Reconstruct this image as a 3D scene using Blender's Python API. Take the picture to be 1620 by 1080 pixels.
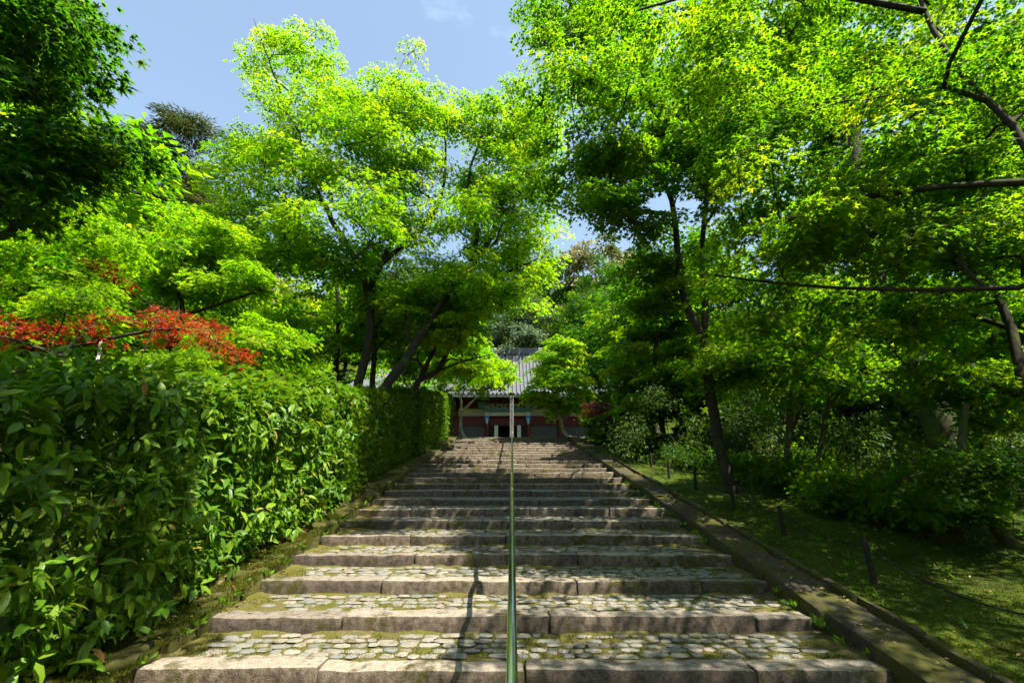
import bpy, bmesh, math, random
import numpy as np
from mathutils import Vector, Matrix, Euler
R = math.radians
scene = bpy.context.scene
for o in list(bpy.data.objects): bpy.data.objects.remove(o)

# ------------------------------------------------------------------ camera
PITCH = R(18.49); EYE = 1.147; FOC = 720.0
cam = bpy.data.cameras.new('camera'); cam.lens = 16.0; cam.sensor_width = 36.0
cam.clip_start = 0.05; cam.clip_end = 600
camo = bpy.data.objects.new('camera', cam); scene.collection.objects.link(camo)
camo.location = (0, 0, EYE); camo.rotation_euler = (R(90) + PITCH, 0, 0)
scene.camera = camo

# ------------------------------------------------------------------ sky, sun, exposure
SUN = Vector((0.50, -0.34, 1.0)).normalized()
w = bpy.data.worlds.new('World'); scene.world = w; w.use_nodes = True
nt = w.node_tree; nt.nodes.clear()
wo = nt.nodes.new('ShaderNodeOutputWorld'); bg = nt.nodes.new('ShaderNodeBackground')
sky = nt.nodes.new('ShaderNodeTexSky'); sky.sky_type = 'NISHITA'; sky.sun_disc = False
sky.sun_elevation = math.asin(SUN.z); sky.sun_rotation = math.atan2(SUN.x, SUN.y)
sky.air_density = 1.0; sky.dust_density = 0.8; sky.ozone_density = 0.4
bg.inputs['Strength'].default_value = 0.092
# thin white cloud streaks over the blue
tc = nt.nodes.new('ShaderNodeTexCoord'); mp = nt.nodes.new('ShaderNodeMapping'); mp.inputs['Scale'].default_value = (1.3, 1.3, 3.2); mp.inputs['Location'].default_value = (0.9, 0.35, 0.2)
nz = nt.nodes.new('ShaderNodeTexNoise'); nz.inputs['Scale'].default_value = 2.3; nz.inputs['Detail'].default_value = 7; nz.inputs['Roughness'].default_value = 0.55
cr = nt.nodes.new('ShaderNodeValToRGB'); cr.color_ramp.elements[0].position = 0.62; cr.color_ramp.elements[1].position = 0.88
cr.color_ramp.elements[0].color = (0.10, 0.10, 0.10, 1); cr.color_ramp.elements[1].color = (0.45, 0.45, 0.45, 1)
mx = nt.nodes.new('ShaderNodeMix'); mx.data_type = 'RGBA'; mx.inputs['B'].default_value = (7.4, 9.6, 11.2, 1)
nt.links.new(tc.outputs['Generated'], mp.inputs['Vector']); nt.links.new(mp.outputs['Vector'], nz.inputs['Vector'])
nt.links.new(nz.outputs['Fac'], cr.inputs['Fac']); nt.links.new(cr.outputs['Color'], mx.inputs['Factor'])
nt.links.new(sky.outputs['Color'], mx.inputs['A']); nt.links.new(mx.outputs['Result'], bg.inputs['Color'])
nt.links.new(bg.outputs['Background'], wo.inputs['Surface'])
sl = bpy.data.lights.new('sun', 'SUN'); sl.energy = 5.0; sl.angle = R(0.53); sl.color = (1.0, 0.94, 0.82)
so = bpy.data.objects.new('sun', sl); scene.collection.objects.link(so)
so.rotation_euler = SUN.to_track_quat('Z', 'Y').to_euler()
scene.view_settings.view_transform = 'Standard'; scene.view_settings.look = 'None'
scene.view_settings.exposure = 1.5; scene.view_settings.gamma = 1.0; scene.view_settings.use_curve_mapping = False
scene.cycles.use_denoising = True; scene.cycles.adaptive_threshold = 0.03
scene.cycles.max_bounces = 7; scene.cycles.diffuse_bounces = 4; scene.cycles.glossy_bounces = 2
scene.cycles.transmission_bounces = 6; scene.cycles.transparent_max_bounces = 4
scene.cycles.caustics_reflective = False; scene.cycles.caustics_refractive = False

# ------------------------------------------------------------------ helpers
COL = scene.collection
CP, SP = math.cos(PITCH), math.sin(PITCH)
def at(px, py, D):                       # the point seen at photo pixel (px,py) at ground distance D
    u = (px - 810) / FOC; v = (540 - py) / FOC
    s = D / (CP - v * SP)
    return np.array([u * s, D, EYE + s * (SP + v * CP)])
TR, RI, Y0 = 0.757, 0.151, 3.696         # tread, riser, first nosing
NTOP = 25
YTOP = Y0 + NTOP * TR; ZTOP = NTOP * RI
def slope(y): return np.clip((np.asarray(y, float) - Y0) * RI / TR, -2.2, ZTOP)
def smooth(x): x = np.clip(x, 0, 1); return x * x * (3 - 2 * x)

def new_obj(name, me, parent=None, mat=None):
    o = bpy.data.objects.new(name, me); COL.objects.link(o)
    if parent is not None: o.parent = parent
    if mat is not None and me is not None and not me.materials: me.materials.append(mat)
    return o
def tag(o, label=None, cat=None, group=None, kind=None):
    if label: o['label'] = label
    if cat: o['category'] = cat
    if group: o['group'] = group
    if kind: o['kind'] = kind
    return o
def empty(name, loc):
    o = bpy.data.objects.new(name, None); COL.objects.link(o); o.location = loc; o.empty_display_size = 0.2
    return o
def mesh_np(name, V, F, nper, rnd=None, smoothsh=False):
    """V (n,3); F (m,nper) index array"""
    me = bpy.data.meshes.new(name)
    V = np.ascontiguousarray(V, np.float32); F = np.ascontiguousarray(F, np.int32)
    me.vertices.add(len(V)); me.vertices.foreach_set('co', V.ravel())
    me.loops.add(F.size); me.loops.foreach_set('vertex_index', F.ravel())
    me.polygons.add(len(F)); me.polygons.foreach_set('loop_start', np.arange(0, F.size, nper, dtype=np.int32))
    if smoothsh: me.polygons.foreach_set('use_smooth', np.ones(len(F), bool))
    if rnd is not None:
        a = me.attributes.new('rnd', 'FLOAT', 'FACE'); a.data.foreach_set('value', np.ascontiguousarray(rnd, np.float32))
    me.update(calc_edges=True)
    return me
class MB:
    def __init__(s): s.v = []; s.f = []
    def add(s, V, F):
        n = len(s.v); s.v += [tuple(map(float, p)) for p in V]; s.f += [tuple(i + n for i in f) for f in F]; return s
    def box(s, c, d, rz=0):
        c = np.array(c, float); d = np.array(d, float) / 2
        ca, sa = math.cos(rz), math.sin(rz); V = []
        for z in (-1, 1):
            for x, y in ((-1, -1), (1, -1), (1, 1), (-1, 1)):
                X, Y = x * d[0], y * d[1]; V.append((c[0] + X * ca - Y * sa, c[1] + X * sa + Y * ca, c[2] + z * d[2]))
        return s.add(V, [(0, 3, 2, 1), (4, 5, 6, 7), (0, 1, 5, 4), (1, 2, 6, 5), (2, 3, 7, 6), (3, 0, 4, 7)])
    def tube(s, pts, rad, n=8, cap=True):
        V, F = tube_np(np.array(pts, float), np.broadcast_to(rad, len(pts)), n); s.add(V, F)
        if cap:
            m = len(s.v); s.f.append(tuple(range(m - n, m))); s.f.append(tuple(range(m - n * len(pts) + n - 1, m - n * len(pts) - 1, -1)))
        return s
    def build(s, name, mat, parent=None, bevel=0, origin=None, smoothsh=False):
        me = bpy.data.meshes.new(name)
        v = s.v if origin is None else [tuple(np.array(p) - np.array(origin)) for p in s.v]
        me.from_pydata(v, [], s.f); me.update()
        if bevel:
            bm = bmesh.new(); bm.from_mesh(me); bmesh.ops.bevel(bm, geom=bm.edges[:], offset=bevel, segments=1, affect='EDGES'); bm.to_mesh(me); bm.free()
        if smoothsh:
            for p in me.polygons: p.use_smooth = True
        return new_obj(name, me, parent, mat)
def tube_np(P, rad, n):
    m = len(P); T = np.gradient(P, axis=0); T /= np.linalg.norm(T, axis=1)[:, None] + 1e-9
    ref = np.array([0.31, 0.93, 0.19]) if abs(T[:, 2]).mean() > 0.5 else np.array([0.12, 0.2, 1.0])
    A = np.cross(T, ref); A /= np.linalg.norm(A, axis=1)[:, None] + 1e-9; B = np.cross(T, A)
    th = np.arange(n) * 2 * math.pi / n
    V = P[:, None] + np.asarray(rad)[:, None, None] * (A[:, None] * np.cos(th)[None, :, None] + B[:, None] * np.sin(th)[None, :, None])
    i = np.arange(m - 1)[:, None] * n; j = np.arange(n)[None]; k = (j + 1) % n
    F = np.stack([i + j, i + k, i + n + k, i + n + j], -1).reshape(-1, 4)
    return V.reshape(-1, 3), F
def vnoise(P, seed=0, sc=1.0):            # cheap smooth value noise, vectorised
    P = np.asarray(P, float) * sc + seed * 17.31
    I = np.floor(P).astype(np.int64); f = P - I; f = f * f * (3 - 2 * f)
    out = 0
    for dx in (0, 1):
        for dy in (0, 1):
            for dz in (0, 1):
                h = (I[..., 0] + dx) * 374761393 + (I[..., 1] + dy) * 668265263 + (I[..., 2] + dz) * 2147483647
                h = (h ^ (h >> 13)) * 1274126177; h = (h ^ (h >> 16)) & 0xffff
                wt = (f[..., 0] if dx else 1 - f[..., 0]) * (f[..., 1] if dy else 1 - f[..., 1]) * (f[..., 2] if dz else 1 - f[..., 2])
                out = out + wt * h / 65535.0
    return out * 2 - 1

# ------------------------------------------------------------------ materials
def nodes(name):
    m = bpy.data.materials.new(name); m.use_nodes = True; t = m.node_tree
    b = t.nodes['Principled BSDF']; return m, t, b, t.nodes['Material Output']
def ramp(t, stops, fac):
    r = t.nodes.new('ShaderNodeValToRGB'); e = r.color_ramp.elements
    while len(e) < len(stops): e.new(0.5)
    for k, (p, c) in enumerate(stops): e[k].position = p; e[k].color = (*c, 1)
    t.links.new(fac, r.inputs['Fac']); return r.outputs['Color']
def noise(t, scale, detail=4, rough=0.6, coord='Object', dist=0.0, vec=None):
    n = t.nodes.new('ShaderNodeTexNoise'); n.inputs['Scale'].default_value = scale; n.inputs['Detail'].default_value = detail
    n.inputs['Roughness'].default_value = rough; n.inputs['Distortion'].default_value = dist
    c = t.nodes.new('ShaderNodeTexCoord'); t.links.new(vec or c.outputs[coord], n.inputs['Vector']); return n.outputs['Fac']
def worldpos(t):
    g = t.nodes.new('ShaderNodeNewGeometry'); return g.outputs['Position']
def mix(t, a, b, f, mode='MIX'):
    m = t.nodes.new('ShaderNodeMix'); m.data_type = 'RGBA'; m.blend_type = mode
    for s, v in (('A', a), ('B', b), ('Factor', f)):
        if isinstance(v, (int, float)): m.inputs[s].default_value = v
        elif isinstance(v, tuple): m.inputs[s].default_value = (*v, 1)
        else: t.links.new(v, m.inputs[s])
    return m.outputs['Result']
def bump(t, b, h, strength, dist=0.01):
    n = t.nodes.new('ShaderNodeBump'); n.inputs['Strength'].default_value = strength; n.inputs['Distance'].default_value = dist
    t.links.new(h, n.inputs['Height']); t.links.new(n.outputs['Normal'], b.inputs['Normal'])

def leaf_mat(name, cols, trans, amount=0.5, rough=0.5, spec=0.3, gloss_mix=True):
    """cols: ramp over the per-leaf random value; trans: transmitted tint over the same value"""
    m, t, b, out = nodes(name)
    a = t.nodes.new('ShaderNodeAttribute'); a.attribute_name = 'rnd'
    oi = t.nodes.new('ShaderNodeObjectInfo')
    c = ramp(t, cols, a.outputs['Fac']); tr = ramp(t, trans, a.outputs['Fac'])
    t.links.new(c, b.inputs['Base Color']); b.inputs['Roughness'].default_value = rough; b.inputs['Specular IOR Level'].default_value = spec
    tl = t.nodes.new('ShaderNodeBsdfTranslucent'); t.links.new(tr, tl.inputs['Color'])
    ms = t.nodes.new('ShaderNodeMixShader'); ms.inputs['Fac'].default_value = amount
    t.links.new(b.outputs['BSDF'], ms.inputs[1]); t.links.new(tl.outputs['BSDF'], ms.inputs[2]); t.links.new(ms.outputs['Shader'], out.inputs['Surface'])
    return m
M = {}
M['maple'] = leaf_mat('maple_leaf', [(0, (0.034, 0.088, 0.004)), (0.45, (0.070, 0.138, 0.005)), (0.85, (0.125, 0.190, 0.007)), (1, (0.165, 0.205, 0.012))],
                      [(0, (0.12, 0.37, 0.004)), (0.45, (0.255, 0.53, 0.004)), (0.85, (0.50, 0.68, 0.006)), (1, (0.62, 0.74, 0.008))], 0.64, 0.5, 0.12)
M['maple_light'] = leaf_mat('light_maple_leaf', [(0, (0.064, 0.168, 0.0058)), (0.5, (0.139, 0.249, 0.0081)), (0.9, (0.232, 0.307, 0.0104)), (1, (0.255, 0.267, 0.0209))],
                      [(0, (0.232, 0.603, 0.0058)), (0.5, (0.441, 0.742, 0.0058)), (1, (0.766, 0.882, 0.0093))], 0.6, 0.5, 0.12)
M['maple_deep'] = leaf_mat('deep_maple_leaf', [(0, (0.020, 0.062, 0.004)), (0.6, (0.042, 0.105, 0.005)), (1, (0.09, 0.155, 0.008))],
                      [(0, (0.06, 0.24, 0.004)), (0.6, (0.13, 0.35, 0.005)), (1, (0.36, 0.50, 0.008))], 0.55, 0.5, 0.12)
M['maple_red'] = leaf_mat('red_maple_leaf', [(0, (0.13, 0.012, 0.008)), (0.4, (0.26, 0.024, 0.012)), (0.75, (0.33, 0.05, 0.02)), (1, (0.22, 0.17, 0.012))],
                      [(0, (0.34, 0.02, 0.008)), (0.4, (0.66, 0.05, 0.014)), (0.75, (0.74, 0.12, 0.03)), (1, (0.45, 0.42, 0.014))], 0.5, 0.5, 0.15)
M['maple_dullred'] = leaf_mat('dull_red_maple_leaf', [(0, (0.07, 0.015, 0.006)), (1, (0.10, 0.04, 0.01))], [(0, (0.2, 0.025, 0.006)), (1, (0.26, 0.07, 0.01))], 0.45)
M['hedge'] = leaf_mat('hedge_leaf', [(0, (0.031, 0.090, 0.0064)), (0.5, (0.080, 0.175, 0.0095)), (0.93, (0.181, 0.276, 0.0149)), (1, (0.276, 0.117, 0.0425))],
                      [(0, (0.075, 0.255, 0.0054)), (0.5, (0.191, 0.425, 0.0075)), (1, (0.446, 0.531, 0.0170))], 0.28, 0.42, 0.25)
M['evergreen'] = leaf_mat('evergreen_leaf', [(0, (0.016, 0.046, 0.006)), (0.6, (0.036, 0.084, 0.008)), (1, (0.08, 0.14, 0.014))],
                      [(0, (0.05, 0.14, 0.006)), (1, (0.18, 0.32, 0.01))], 0.35, 0.5, 0.2)
M['cedar'] = leaf_mat('cedar_needle', [(0, (0.018, 0.038, 0.008)), (0.6, (0.048, 0.075, 0.013)), (1, (0.15, 0.14, 0.035))],
                      [(0, (0.04, 0.08, 0.008)), (1, (0.16, 0.18, 0.02))], 0.25, 0.6, 0.1)
M['blossom'] = leaf_mat('pale_blossom_leaf', [(0, (0.04, 0.08, 0.014)), (0.45, (0.12, 0.15, 0.035)), (0.6, (0.40, 0.36, 0.14)), (1, (0.55, 0.49, 0.22))],
                      [(0, (0.08, 0.16, 0.012)), (0.5, (0.26, 0.26, 0.07)), (1, (0.46, 0.40, 0.16))], 0.25, 0.6, 0.1)
M['silver'] = leaf_mat('silver_green_leaf', [(0, (0.045, 0.083, 0.0375)), (0.6, (0.112, 0.180, 0.0825)), (1, (0.225, 0.300, 0.1650))],
                      [(0, (0.084, 0.154, 0.0420)), (1, (0.224, 0.322, 0.1120))], 0.3, 0.5, 0.2)

def bark_mat(name, c1, c2, moss=0.0, pale=0.0, sc=9):
    m, t, b, out = nodes(name)
    wp = worldpos(t)
    mpn = t.nodes.new('ShaderNodeMapping'); mpn.inputs['Scale'].default_value = (1, 1, 0.28); t.links.new(wp, mpn.inputs['Vector'])
    n1 = noise(t, sc * 3, 6, 0.7, vec=mpn.outputs['Vector']); n2 = noise(t, 3.1, 4, 0.6, vec=wp)
    c = ramp(t, [(0.3, c1), (0.7, c2)], n1)
    if moss: c = mix(t, c, (0.06, 0.085, 0.018), ramp(t, [(0.62 - moss * 0.3, (0, 0, 0)), (0.75 - moss * 0.2, (1, 1, 1))], n2))
    if pale: c = mix(t, c, (0.42, 0.40, 0.34), ramp(t, [(0.66 - pale * 0.3, (0, 0, 0)), (0.70 - pale * 0.25, (1, 1, 1))], noise(t, 6, 5, 0.65, vec=wp)))
    t.links.new(c, b.inputs['Base Color']); b.inputs['Roughness'].default_value = 0.9; b.inputs['Specular IOR Level'].default_value = 0.15
    bump(t, b, n1, 0.9, 0.02); return m
M['bark'] = bark_mat('dark_maple_bark', (0.022, 0.017, 0.012), (0.060, 0.048, 0.036), 0.2)
M['bark_brown'] = bark_mat('brown_bark', (0.05, 0.035, 0.022), (0.14, 0.10, 0.065), 0.5)
M['bark_moss'] = bark_mat('mossy_bark', (0.03, 0.026, 0.02), (0.09, 0.075, 0.055), 0.6, 0.0)
M['bark_pale'] = bark_mat('pale_lichen_bark', (0.20, 0.18, 0.15), (0.42, 0.38, 0.32), 0.05, 0.6)

def stone_mat(name, base, dark, moss_amt, speck=60, worn_lit=None):
    m, t, b, out = nodes(name); wp = worldpos(t); oi = t.nodes.new('ShaderNodeObjectInfo')
    big = noise(t, 2.6, 5, 0.65, vec=wp); mid = noise(t, 17, 5, 0.7, vec=wp); fine = noise(t, speck * 1.6, 3, 0.8, vec=wp)
    c = mix(t, base, dark, ramp(t, [(0.42, (0, 0, 0)), (0.62, (1, 1, 1))], mid))
    if worn_lit:                                  # foot-polished tops, grimy faces; sunlit-top and dark-riser contrast painted in as well
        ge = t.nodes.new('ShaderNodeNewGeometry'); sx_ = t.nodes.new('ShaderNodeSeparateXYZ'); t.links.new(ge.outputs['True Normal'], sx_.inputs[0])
        c = mix(t, c, mix(t, worn_lit, base, ramp(t, [(0.45, (0, 0, 0)), (0.75, (1, 1, 1))], mid)), ramp(t, [(0.55, (0, 0, 0)), (0.9, (1, 1, 1))], sx_.outputs['Z']))
    c = mix(t, c, ramp(t, [(0.35, (0.12, 0.10, 0.09)), (0.5, (0.5, 0.5, 0.5)), (0.68, (0.95, 0.9, 0.82))], fine), 0.42, 'OVERLAY')
    c = mix(t, c, ramp(t, [(0, (0.75, 0.72, 0.7)), (1, (1.15, 1.1, 1.02))], oi.outputs['Random']), 1.0, 'MULTIPLY')
    ms_ = t.nodes.new('ShaderNodeMapping'); ms_.inputs['Scale'].default_value = (1, 1, 0.12); t.links.new(wp, ms_.inputs['Vector'])
    c = mix(t, c, (0.045, 0.036, 0.028), ramp(t, [(0.54, (0, 0, 0)), (0.68, (0.8, 0.8, 0.8))], noise(t, 7, 6, 0.75, vec=ms_.outputs['Vector'])))
    mm = t.nodes.new('ShaderNodeMath'); mm.operation = 'ADD'; t.links.new(big, mm.inputs[0])
    m2 = t.nodes.new('ShaderNodeMath'); m2.operation = 'MULTIPLY'; m2.inputs[1].default_value = 0.35; t.links.new(mid, m2.inputs[0]); t.links.new(m2.outputs[0], mm.inputs[1])
    mf = ramp(t, [(0.86 - moss_amt, (0, 0, 0)), (0.98 - moss_amt, (1, 1, 1))], mm.outputs[0])
    c = mix(t, c, mix(t, (0.035, 0.038, 0.006), (0.085, 0.08, 0.012), mid), mf)
    t.links.new(c, b.inputs['Base Color']); b.inputs['Roughness'].default_value = 0.88; b.inputs['Specular IOR Level'].default_value = 0.25
    ad = t.nodes.new('ShaderNodeMath'); ad.operation = 'ADD'; t.links.new(mid, ad.inputs[0]); t.links.new(fine, ad.inputs[1])
    bump(t, b, ad.outputs[0], 0.9, 0.012); return m
M['granite'] = stone_mat('step_granite', (0.165, 0.137, 0.108), (0.072, 0.057, 0.044), 0.14, worn_lit=(0.31, 0.275, 0.228))
M['kerb'] = stone_mat('kerb_granite', (0.070, 0.060, 0.048), (0.032, 0.026, 0.021), 0.27)
M['kerb_moss'] = stone_mat('mossy_kerb_stone', (0.14, 0.115, 0.085), (0.06, 0.048, 0.036), 0.36)
m, t, b, out = nodes('cobble_stone'); wp = worldpos(t); oi = t.nodes.new('ShaderNodeObjectInfo')
at_ = t.nodes.new('ShaderNodeAttribute'); at_.attribute_name = 'rnd'
ad = t.nodes.new('ShaderNodeMath'); ad.operation = 'ADD'; t.links.new(oi.outputs['Random'], ad.inputs[0]); t.links.new(at_.outputs['Fac'], ad.inputs[1])
fr = t.nodes.new('ShaderNodeMath'); fr.operation = 'FRACT'; t.links.new(ad.outputs[0], fr.inputs[0])
c = ramp(t, [(0, (0.20, 0.18, 0.14)), (0.3, (0.14, 0.145, 0.13)), (0.5, (0.22, 0.185, 0.145)), (0.7, (0.115, 0.125, 0.115)), (0.85, (0.24, 0.215, 0.175)), (1, (0.16, 0.135, 0.10))], fr.outputs[0])
n1 = noise(t, 30, 5, 0.7, vec=wp); n0 = noise(t, 7, 4, 0.6, vec=wp)
c = mix(t, c, ramp(t, [(0.3, (0.3, 0.3, 0.3)), (0.7, (0.72, 0.7, 0.66))], n1), 0.7, 'OVERLAY')
c = mix(t, c, (0.06, 0.06, 0.01), ramp(t, [(0.54, (0, 0, 0)), (0.66, (0.9, 0.9, 0.9))], n0))
t.links.new(c, b.inputs['Base Color']); b.inputs['Roughness'].default_value = 0.8; bump(t, b, n1, 0.6, 0.008); M['cobble'] = m
def moss_mat(name, cols, sc):
    m, t, b, out = nodes(name); wp = worldpos(t)
    n1 = noise(t, sc, 6, 0.7, vec=wp); n2 = noise(t, sc * 14, 4, 0.75, vec=wp)
    c = ramp(t, cols, n1); c = mix(t, c, ramp(t, [(0.3, (0.2, 0.2, 0.2)), (0.7, (0.8, 0.8, 0.75))], n2), 0.7, 'OVERLAY')
    t.links.new(c, b.inputs['Base Color']); b.inputs['Roughness'].default_value = 1.0; b.inputs['Specular IOR Level'].default_value = 0.1
    bump(t, b, n2, 1.0, 0.03); return m
M['moss_tread'] = moss_mat('tread_moss', [(0.32, (0.17, 0.135, 0.085)), (0.45, (0.16, 0.14, 0.05)), (0.58, (0.13, 0.13, 0.02)), (0.75, (0.19, 0.165, 0.10))], 5)
M['moss_bank'] = moss_mat('bank_moss', [(0.3, (0.030, 0.026, 0.010)), (0.42, (0.032, 0.052, 0.005)), (0.6, (0.055, 0.082, 0.006)), (0.8, (0.042, 0.034, 0.010))], 1.7)
M['moss_blade'] = leaf_mat('moss_blade', [(0, (0.026, 0.042, 0.003)), (0.6, (0.065, 0.08, 0.005)), (1, (0.13, 0.12, 0.012))], [(0, (0.05, 0.08, 0.004)), (1, (0.18, 0.18, 0.008))], 0.35, 0.7, 0.1)

def plain(name, col, rough=0.6, metal=0.0, sc=12, var=0.25, bmp=0.2):
    m, t, b, out = nodes(name); wp = worldpos(t); n1 = noise(t, sc, 5, 0.65, vec=wp)
    lo = tuple(x * (1 - var) for x in col); hi = tuple(min(1, x * (1 + var)) for x in col)
    t.links.new(ramp(t, [(0.3, lo), (0.7, hi)], n1), b.inputs['Base Color']); b.inputs['Roughness'].default_value = rough; b.inputs['Metallic'].default_value = metal; b.inputs['Specular IOR Level'].default_value = 0.2
    if bmp: bump(t, b, n1, bmp, 0.01)
    return m
M['steel'] = plain('brushed_steel', (0.66, 0.65, 0.60), 0.2, 1.0, 40, 0.08, 0.03)
M['dark_post'] = plain('blackened_wood', (0.028, 0.023, 0.018), 0.85, 0, 30, 0.4, 0.5)
M['rope'] = plain('dark_rope', (0.02, 0.018, 0.015), 0.95, 0, 80, 0.3, 0.4)
M['tile'] = plain('grey_roof_tile', (0.125, 0.13, 0.138), 0.45, 0, 3, 0.25, 0.1)
M['tile_dark'] = plain('ridge_tile', (0.10, 0.105, 0.11), 0.5, 0, 3, 0.2, 0.1)
M['vermilion'] = plain('aged_vermilion', (0.065, 0.010, 0.008), 0.6, 0, 5, 0.3, 0.1)
M['plaster'] = plain('cream_plaster', (0.34, 0.30, 0.23), 0.85, 0, 2, 0.12, 0.05)
M['board'] = plain('grey_boards', (0.06, 0.056, 0.055), 0.8, 0, 6, 0.25, 0.2)
M['dark'] = plain('dark_interior', (0.012, 0.010, 0.010), 0.9, 0, 6, 0.2, 0)
M['teal'] = plain('blue_green_paint', (0.06, 0.13, 0.15), 0.6, 0, 8, 0.4, 0.1)
M['blue'] = plain('blue_paint', (0.03, 0.16, 0.42), 0.6, 0, 8, 0.2, 0)
M['white'] = plain('white_paint', (0.42, 0.41, 0.37), 0.7, 0, 8, 0.1, 0)
M['signwood'] = plain('weathered_grey_wood', (0.18, 0.177, 0.175), 0.85, 0, 20, 0.15, 0.2)
M['ink'] = plain('faded_ink', (0.03, 0.03, 0.03), 0.9, 0, 20, 0.2, 0)

# ------------------------------------------------------------------ leaf templates: tip along +x, normal +z, unit length
def fan(outline, lift=0.0):
    V = [(0, 0, 0)] + [(x, y, lift * math.hypot(x, y) ** 2) for x, y in outline]; n = len(outline)
    return np.array(V, float), np.array([(0, 1 + k, 1 + (k + 1) % n) for k in range(n)])
def star(lobes, notch, base):
    o = []
    for k, (a, l) in enumerate(lobes):
        o.append((l * math.cos(R(a)), l * math.sin(R(a))))
        if k + 1 < len(lobes):
            b_ = (a + lobes[k + 1][0]) / 2; o.append((notch * math.cos(R(b_)), notch * math.sin(R(b_))))
    o.append((-base, 0)); return [(x - 0.1, y) for x, y in o]
LT = {}
def lobed(lobes, w, droop):               # palmate leaf, one blade per lobe, each a hair above the last
    V = []; F = []
    for k, (a, l) in enumerate(lobes):
        d = np.array([math.cos(R(a)), math.sin(R(a))]); p = np.array([-d[1], d[0]]); ww = w * (0.6 + 0.5 * l); z = 0.012 * k
        V += [(*(-0.07 * d - p * ww), z), (*(-0.07 * d + p * ww), z), (*(d * l), z - droop * l * l)]; F.append((3 * k, 3 * k + 1, 3 * k + 2))
    return np.array(V, float), np.array(F)
LT['maple7'] = lobed([(-125, .42), (125, .42), (-80, .64), (80, .64), (-38, .78), (38, .78), (0, .86)], 0.15, 0.22)
LT['maple5'] = lobed([(-100, .52), (100, .52), (-46, .74), (46, .74), (0, .84)], 0.19, 0.2)
LT['maple3'] = lobed([(-70, .60), (70, .60), (0, .85)], 0.30, 0.2)
LT['tri'] = (np.array([(-.45, -.33, -.03), (-.4, .36, .04), (.6, 0, -.14)], float), np.array([(0, 1, 2)]))
LT['quad'] = (np.array([(-.5, 0, -.05), (0, -.34, .05), (.5, 0, -.12), (0, .34, .05)], float), np.array([(0, 1, 2), (0, 2, 3)]))
def ovate(w, droop, cup):
    xs = [0, .32, .70, 1.0]; ws = [0, .48, .42, 0]
    V = []; F = []
    for x, q in zip(xs, ws):
        z = -droop * x * x
        if q == 0: V.append((x, 0, z))
        else: V += [(x, -q * w * 2, z + cup * q), (x, 0, z), (x, q * w * 2, z + cup * q)]
    F = [(0, 1, 2), (0, 2, 3)]
    for k in (1,):
        F += [(k, k + 3, k + 4), (k, k + 4, k + 1), (k + 1, k + 4, k + 5), (k + 1, k + 5, k + 2)]
    F += [(4, 7, 5), (5, 7, 6)]
    return np.array(V, float), np.array(F)
LT['ovate'] = ovate(0.19, 0.25, 0.10)
LT['ovate_s'] = (np.array([(0, 0, 0), (.45, -.2, .05), (.5, 0, -.03), (.45, .2, .05), (1, 0, -.2)], float), np.array([(0, 1, 2), (1, 4, 2), (0, 2, 3), (2, 4, 3)]))
LT['needle'] = (np.array([(0, -.10, 0), (0, .10, 0), (1, 0, -.05)], float), np.array([(0, 1, 2)]))

def leaf_frames(T, Nn):
    T = T / (np.linalg.norm(T, axis=1)[:, None] + 1e-9); Nn = Nn - T * (T * Nn).sum(1)[:, None]
    Nn = Nn / (np.linalg.norm(Nn, axis=1)[:, None] + 1e-9)
    return np.stack([T, np.cross(Nn, T), Nn], 2)             # columns x,y,z
def leaves_mesh(name, kind, P, Fm, S, rnd):
    V0, F0 = LT[kind]
    V = np.einsum('nij,kj->nki', Fm, V0) * S[:, None, None] + P[:, None]
    F = F0[None] + (np.arange(len(P)) * len(V0))[:, None, None]
    return mesh_np(name, V.reshape(-1, 3), F.reshape(-1, 3), 3, np.repeat(rnd, len(F0)))
TMPL = {}
def leaf_template(kind, mat, q):
    k = (kind, mat.name, q)
    if k not in TMPL:
        V0, F0 = LT[kind]; me = mesh_np('leaf', V0, F0, 3, np.full(len(F0), q / 5)); me.materials.append(mat); TMPL[k] = me
    return TMPL[k]
def single_leaves(parent, base, kind, mat, P, Fm, S, rnd):
    for p, f, s, q in zip(P, Fm, S, rnd):
        o = bpy.data.objects.new('leaf', leaf_template(kind, mat, int(np.clip(round(q * 5), 0, 5)))); COL.objects.link(o); o.parent = parent
        mw = Matrix([[*(f[r] * s), p[r] - base[r]] for r in range(3)] + [[0, 0, 0, 1]]); o.matrix_local = mw
def screen(P):
    d = P - np.array([0, 0, EYE]); z = d[:, 1] * CP + d[:, 2] * SP; yy = -d[:, 1] * SP + d[:, 2] * CP
    zz = np.where(z > 0.05, z, 1e9)
    return 810 + FOC * d[:, 0] / zz, 540 - FOC * yy / zz, z

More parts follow.
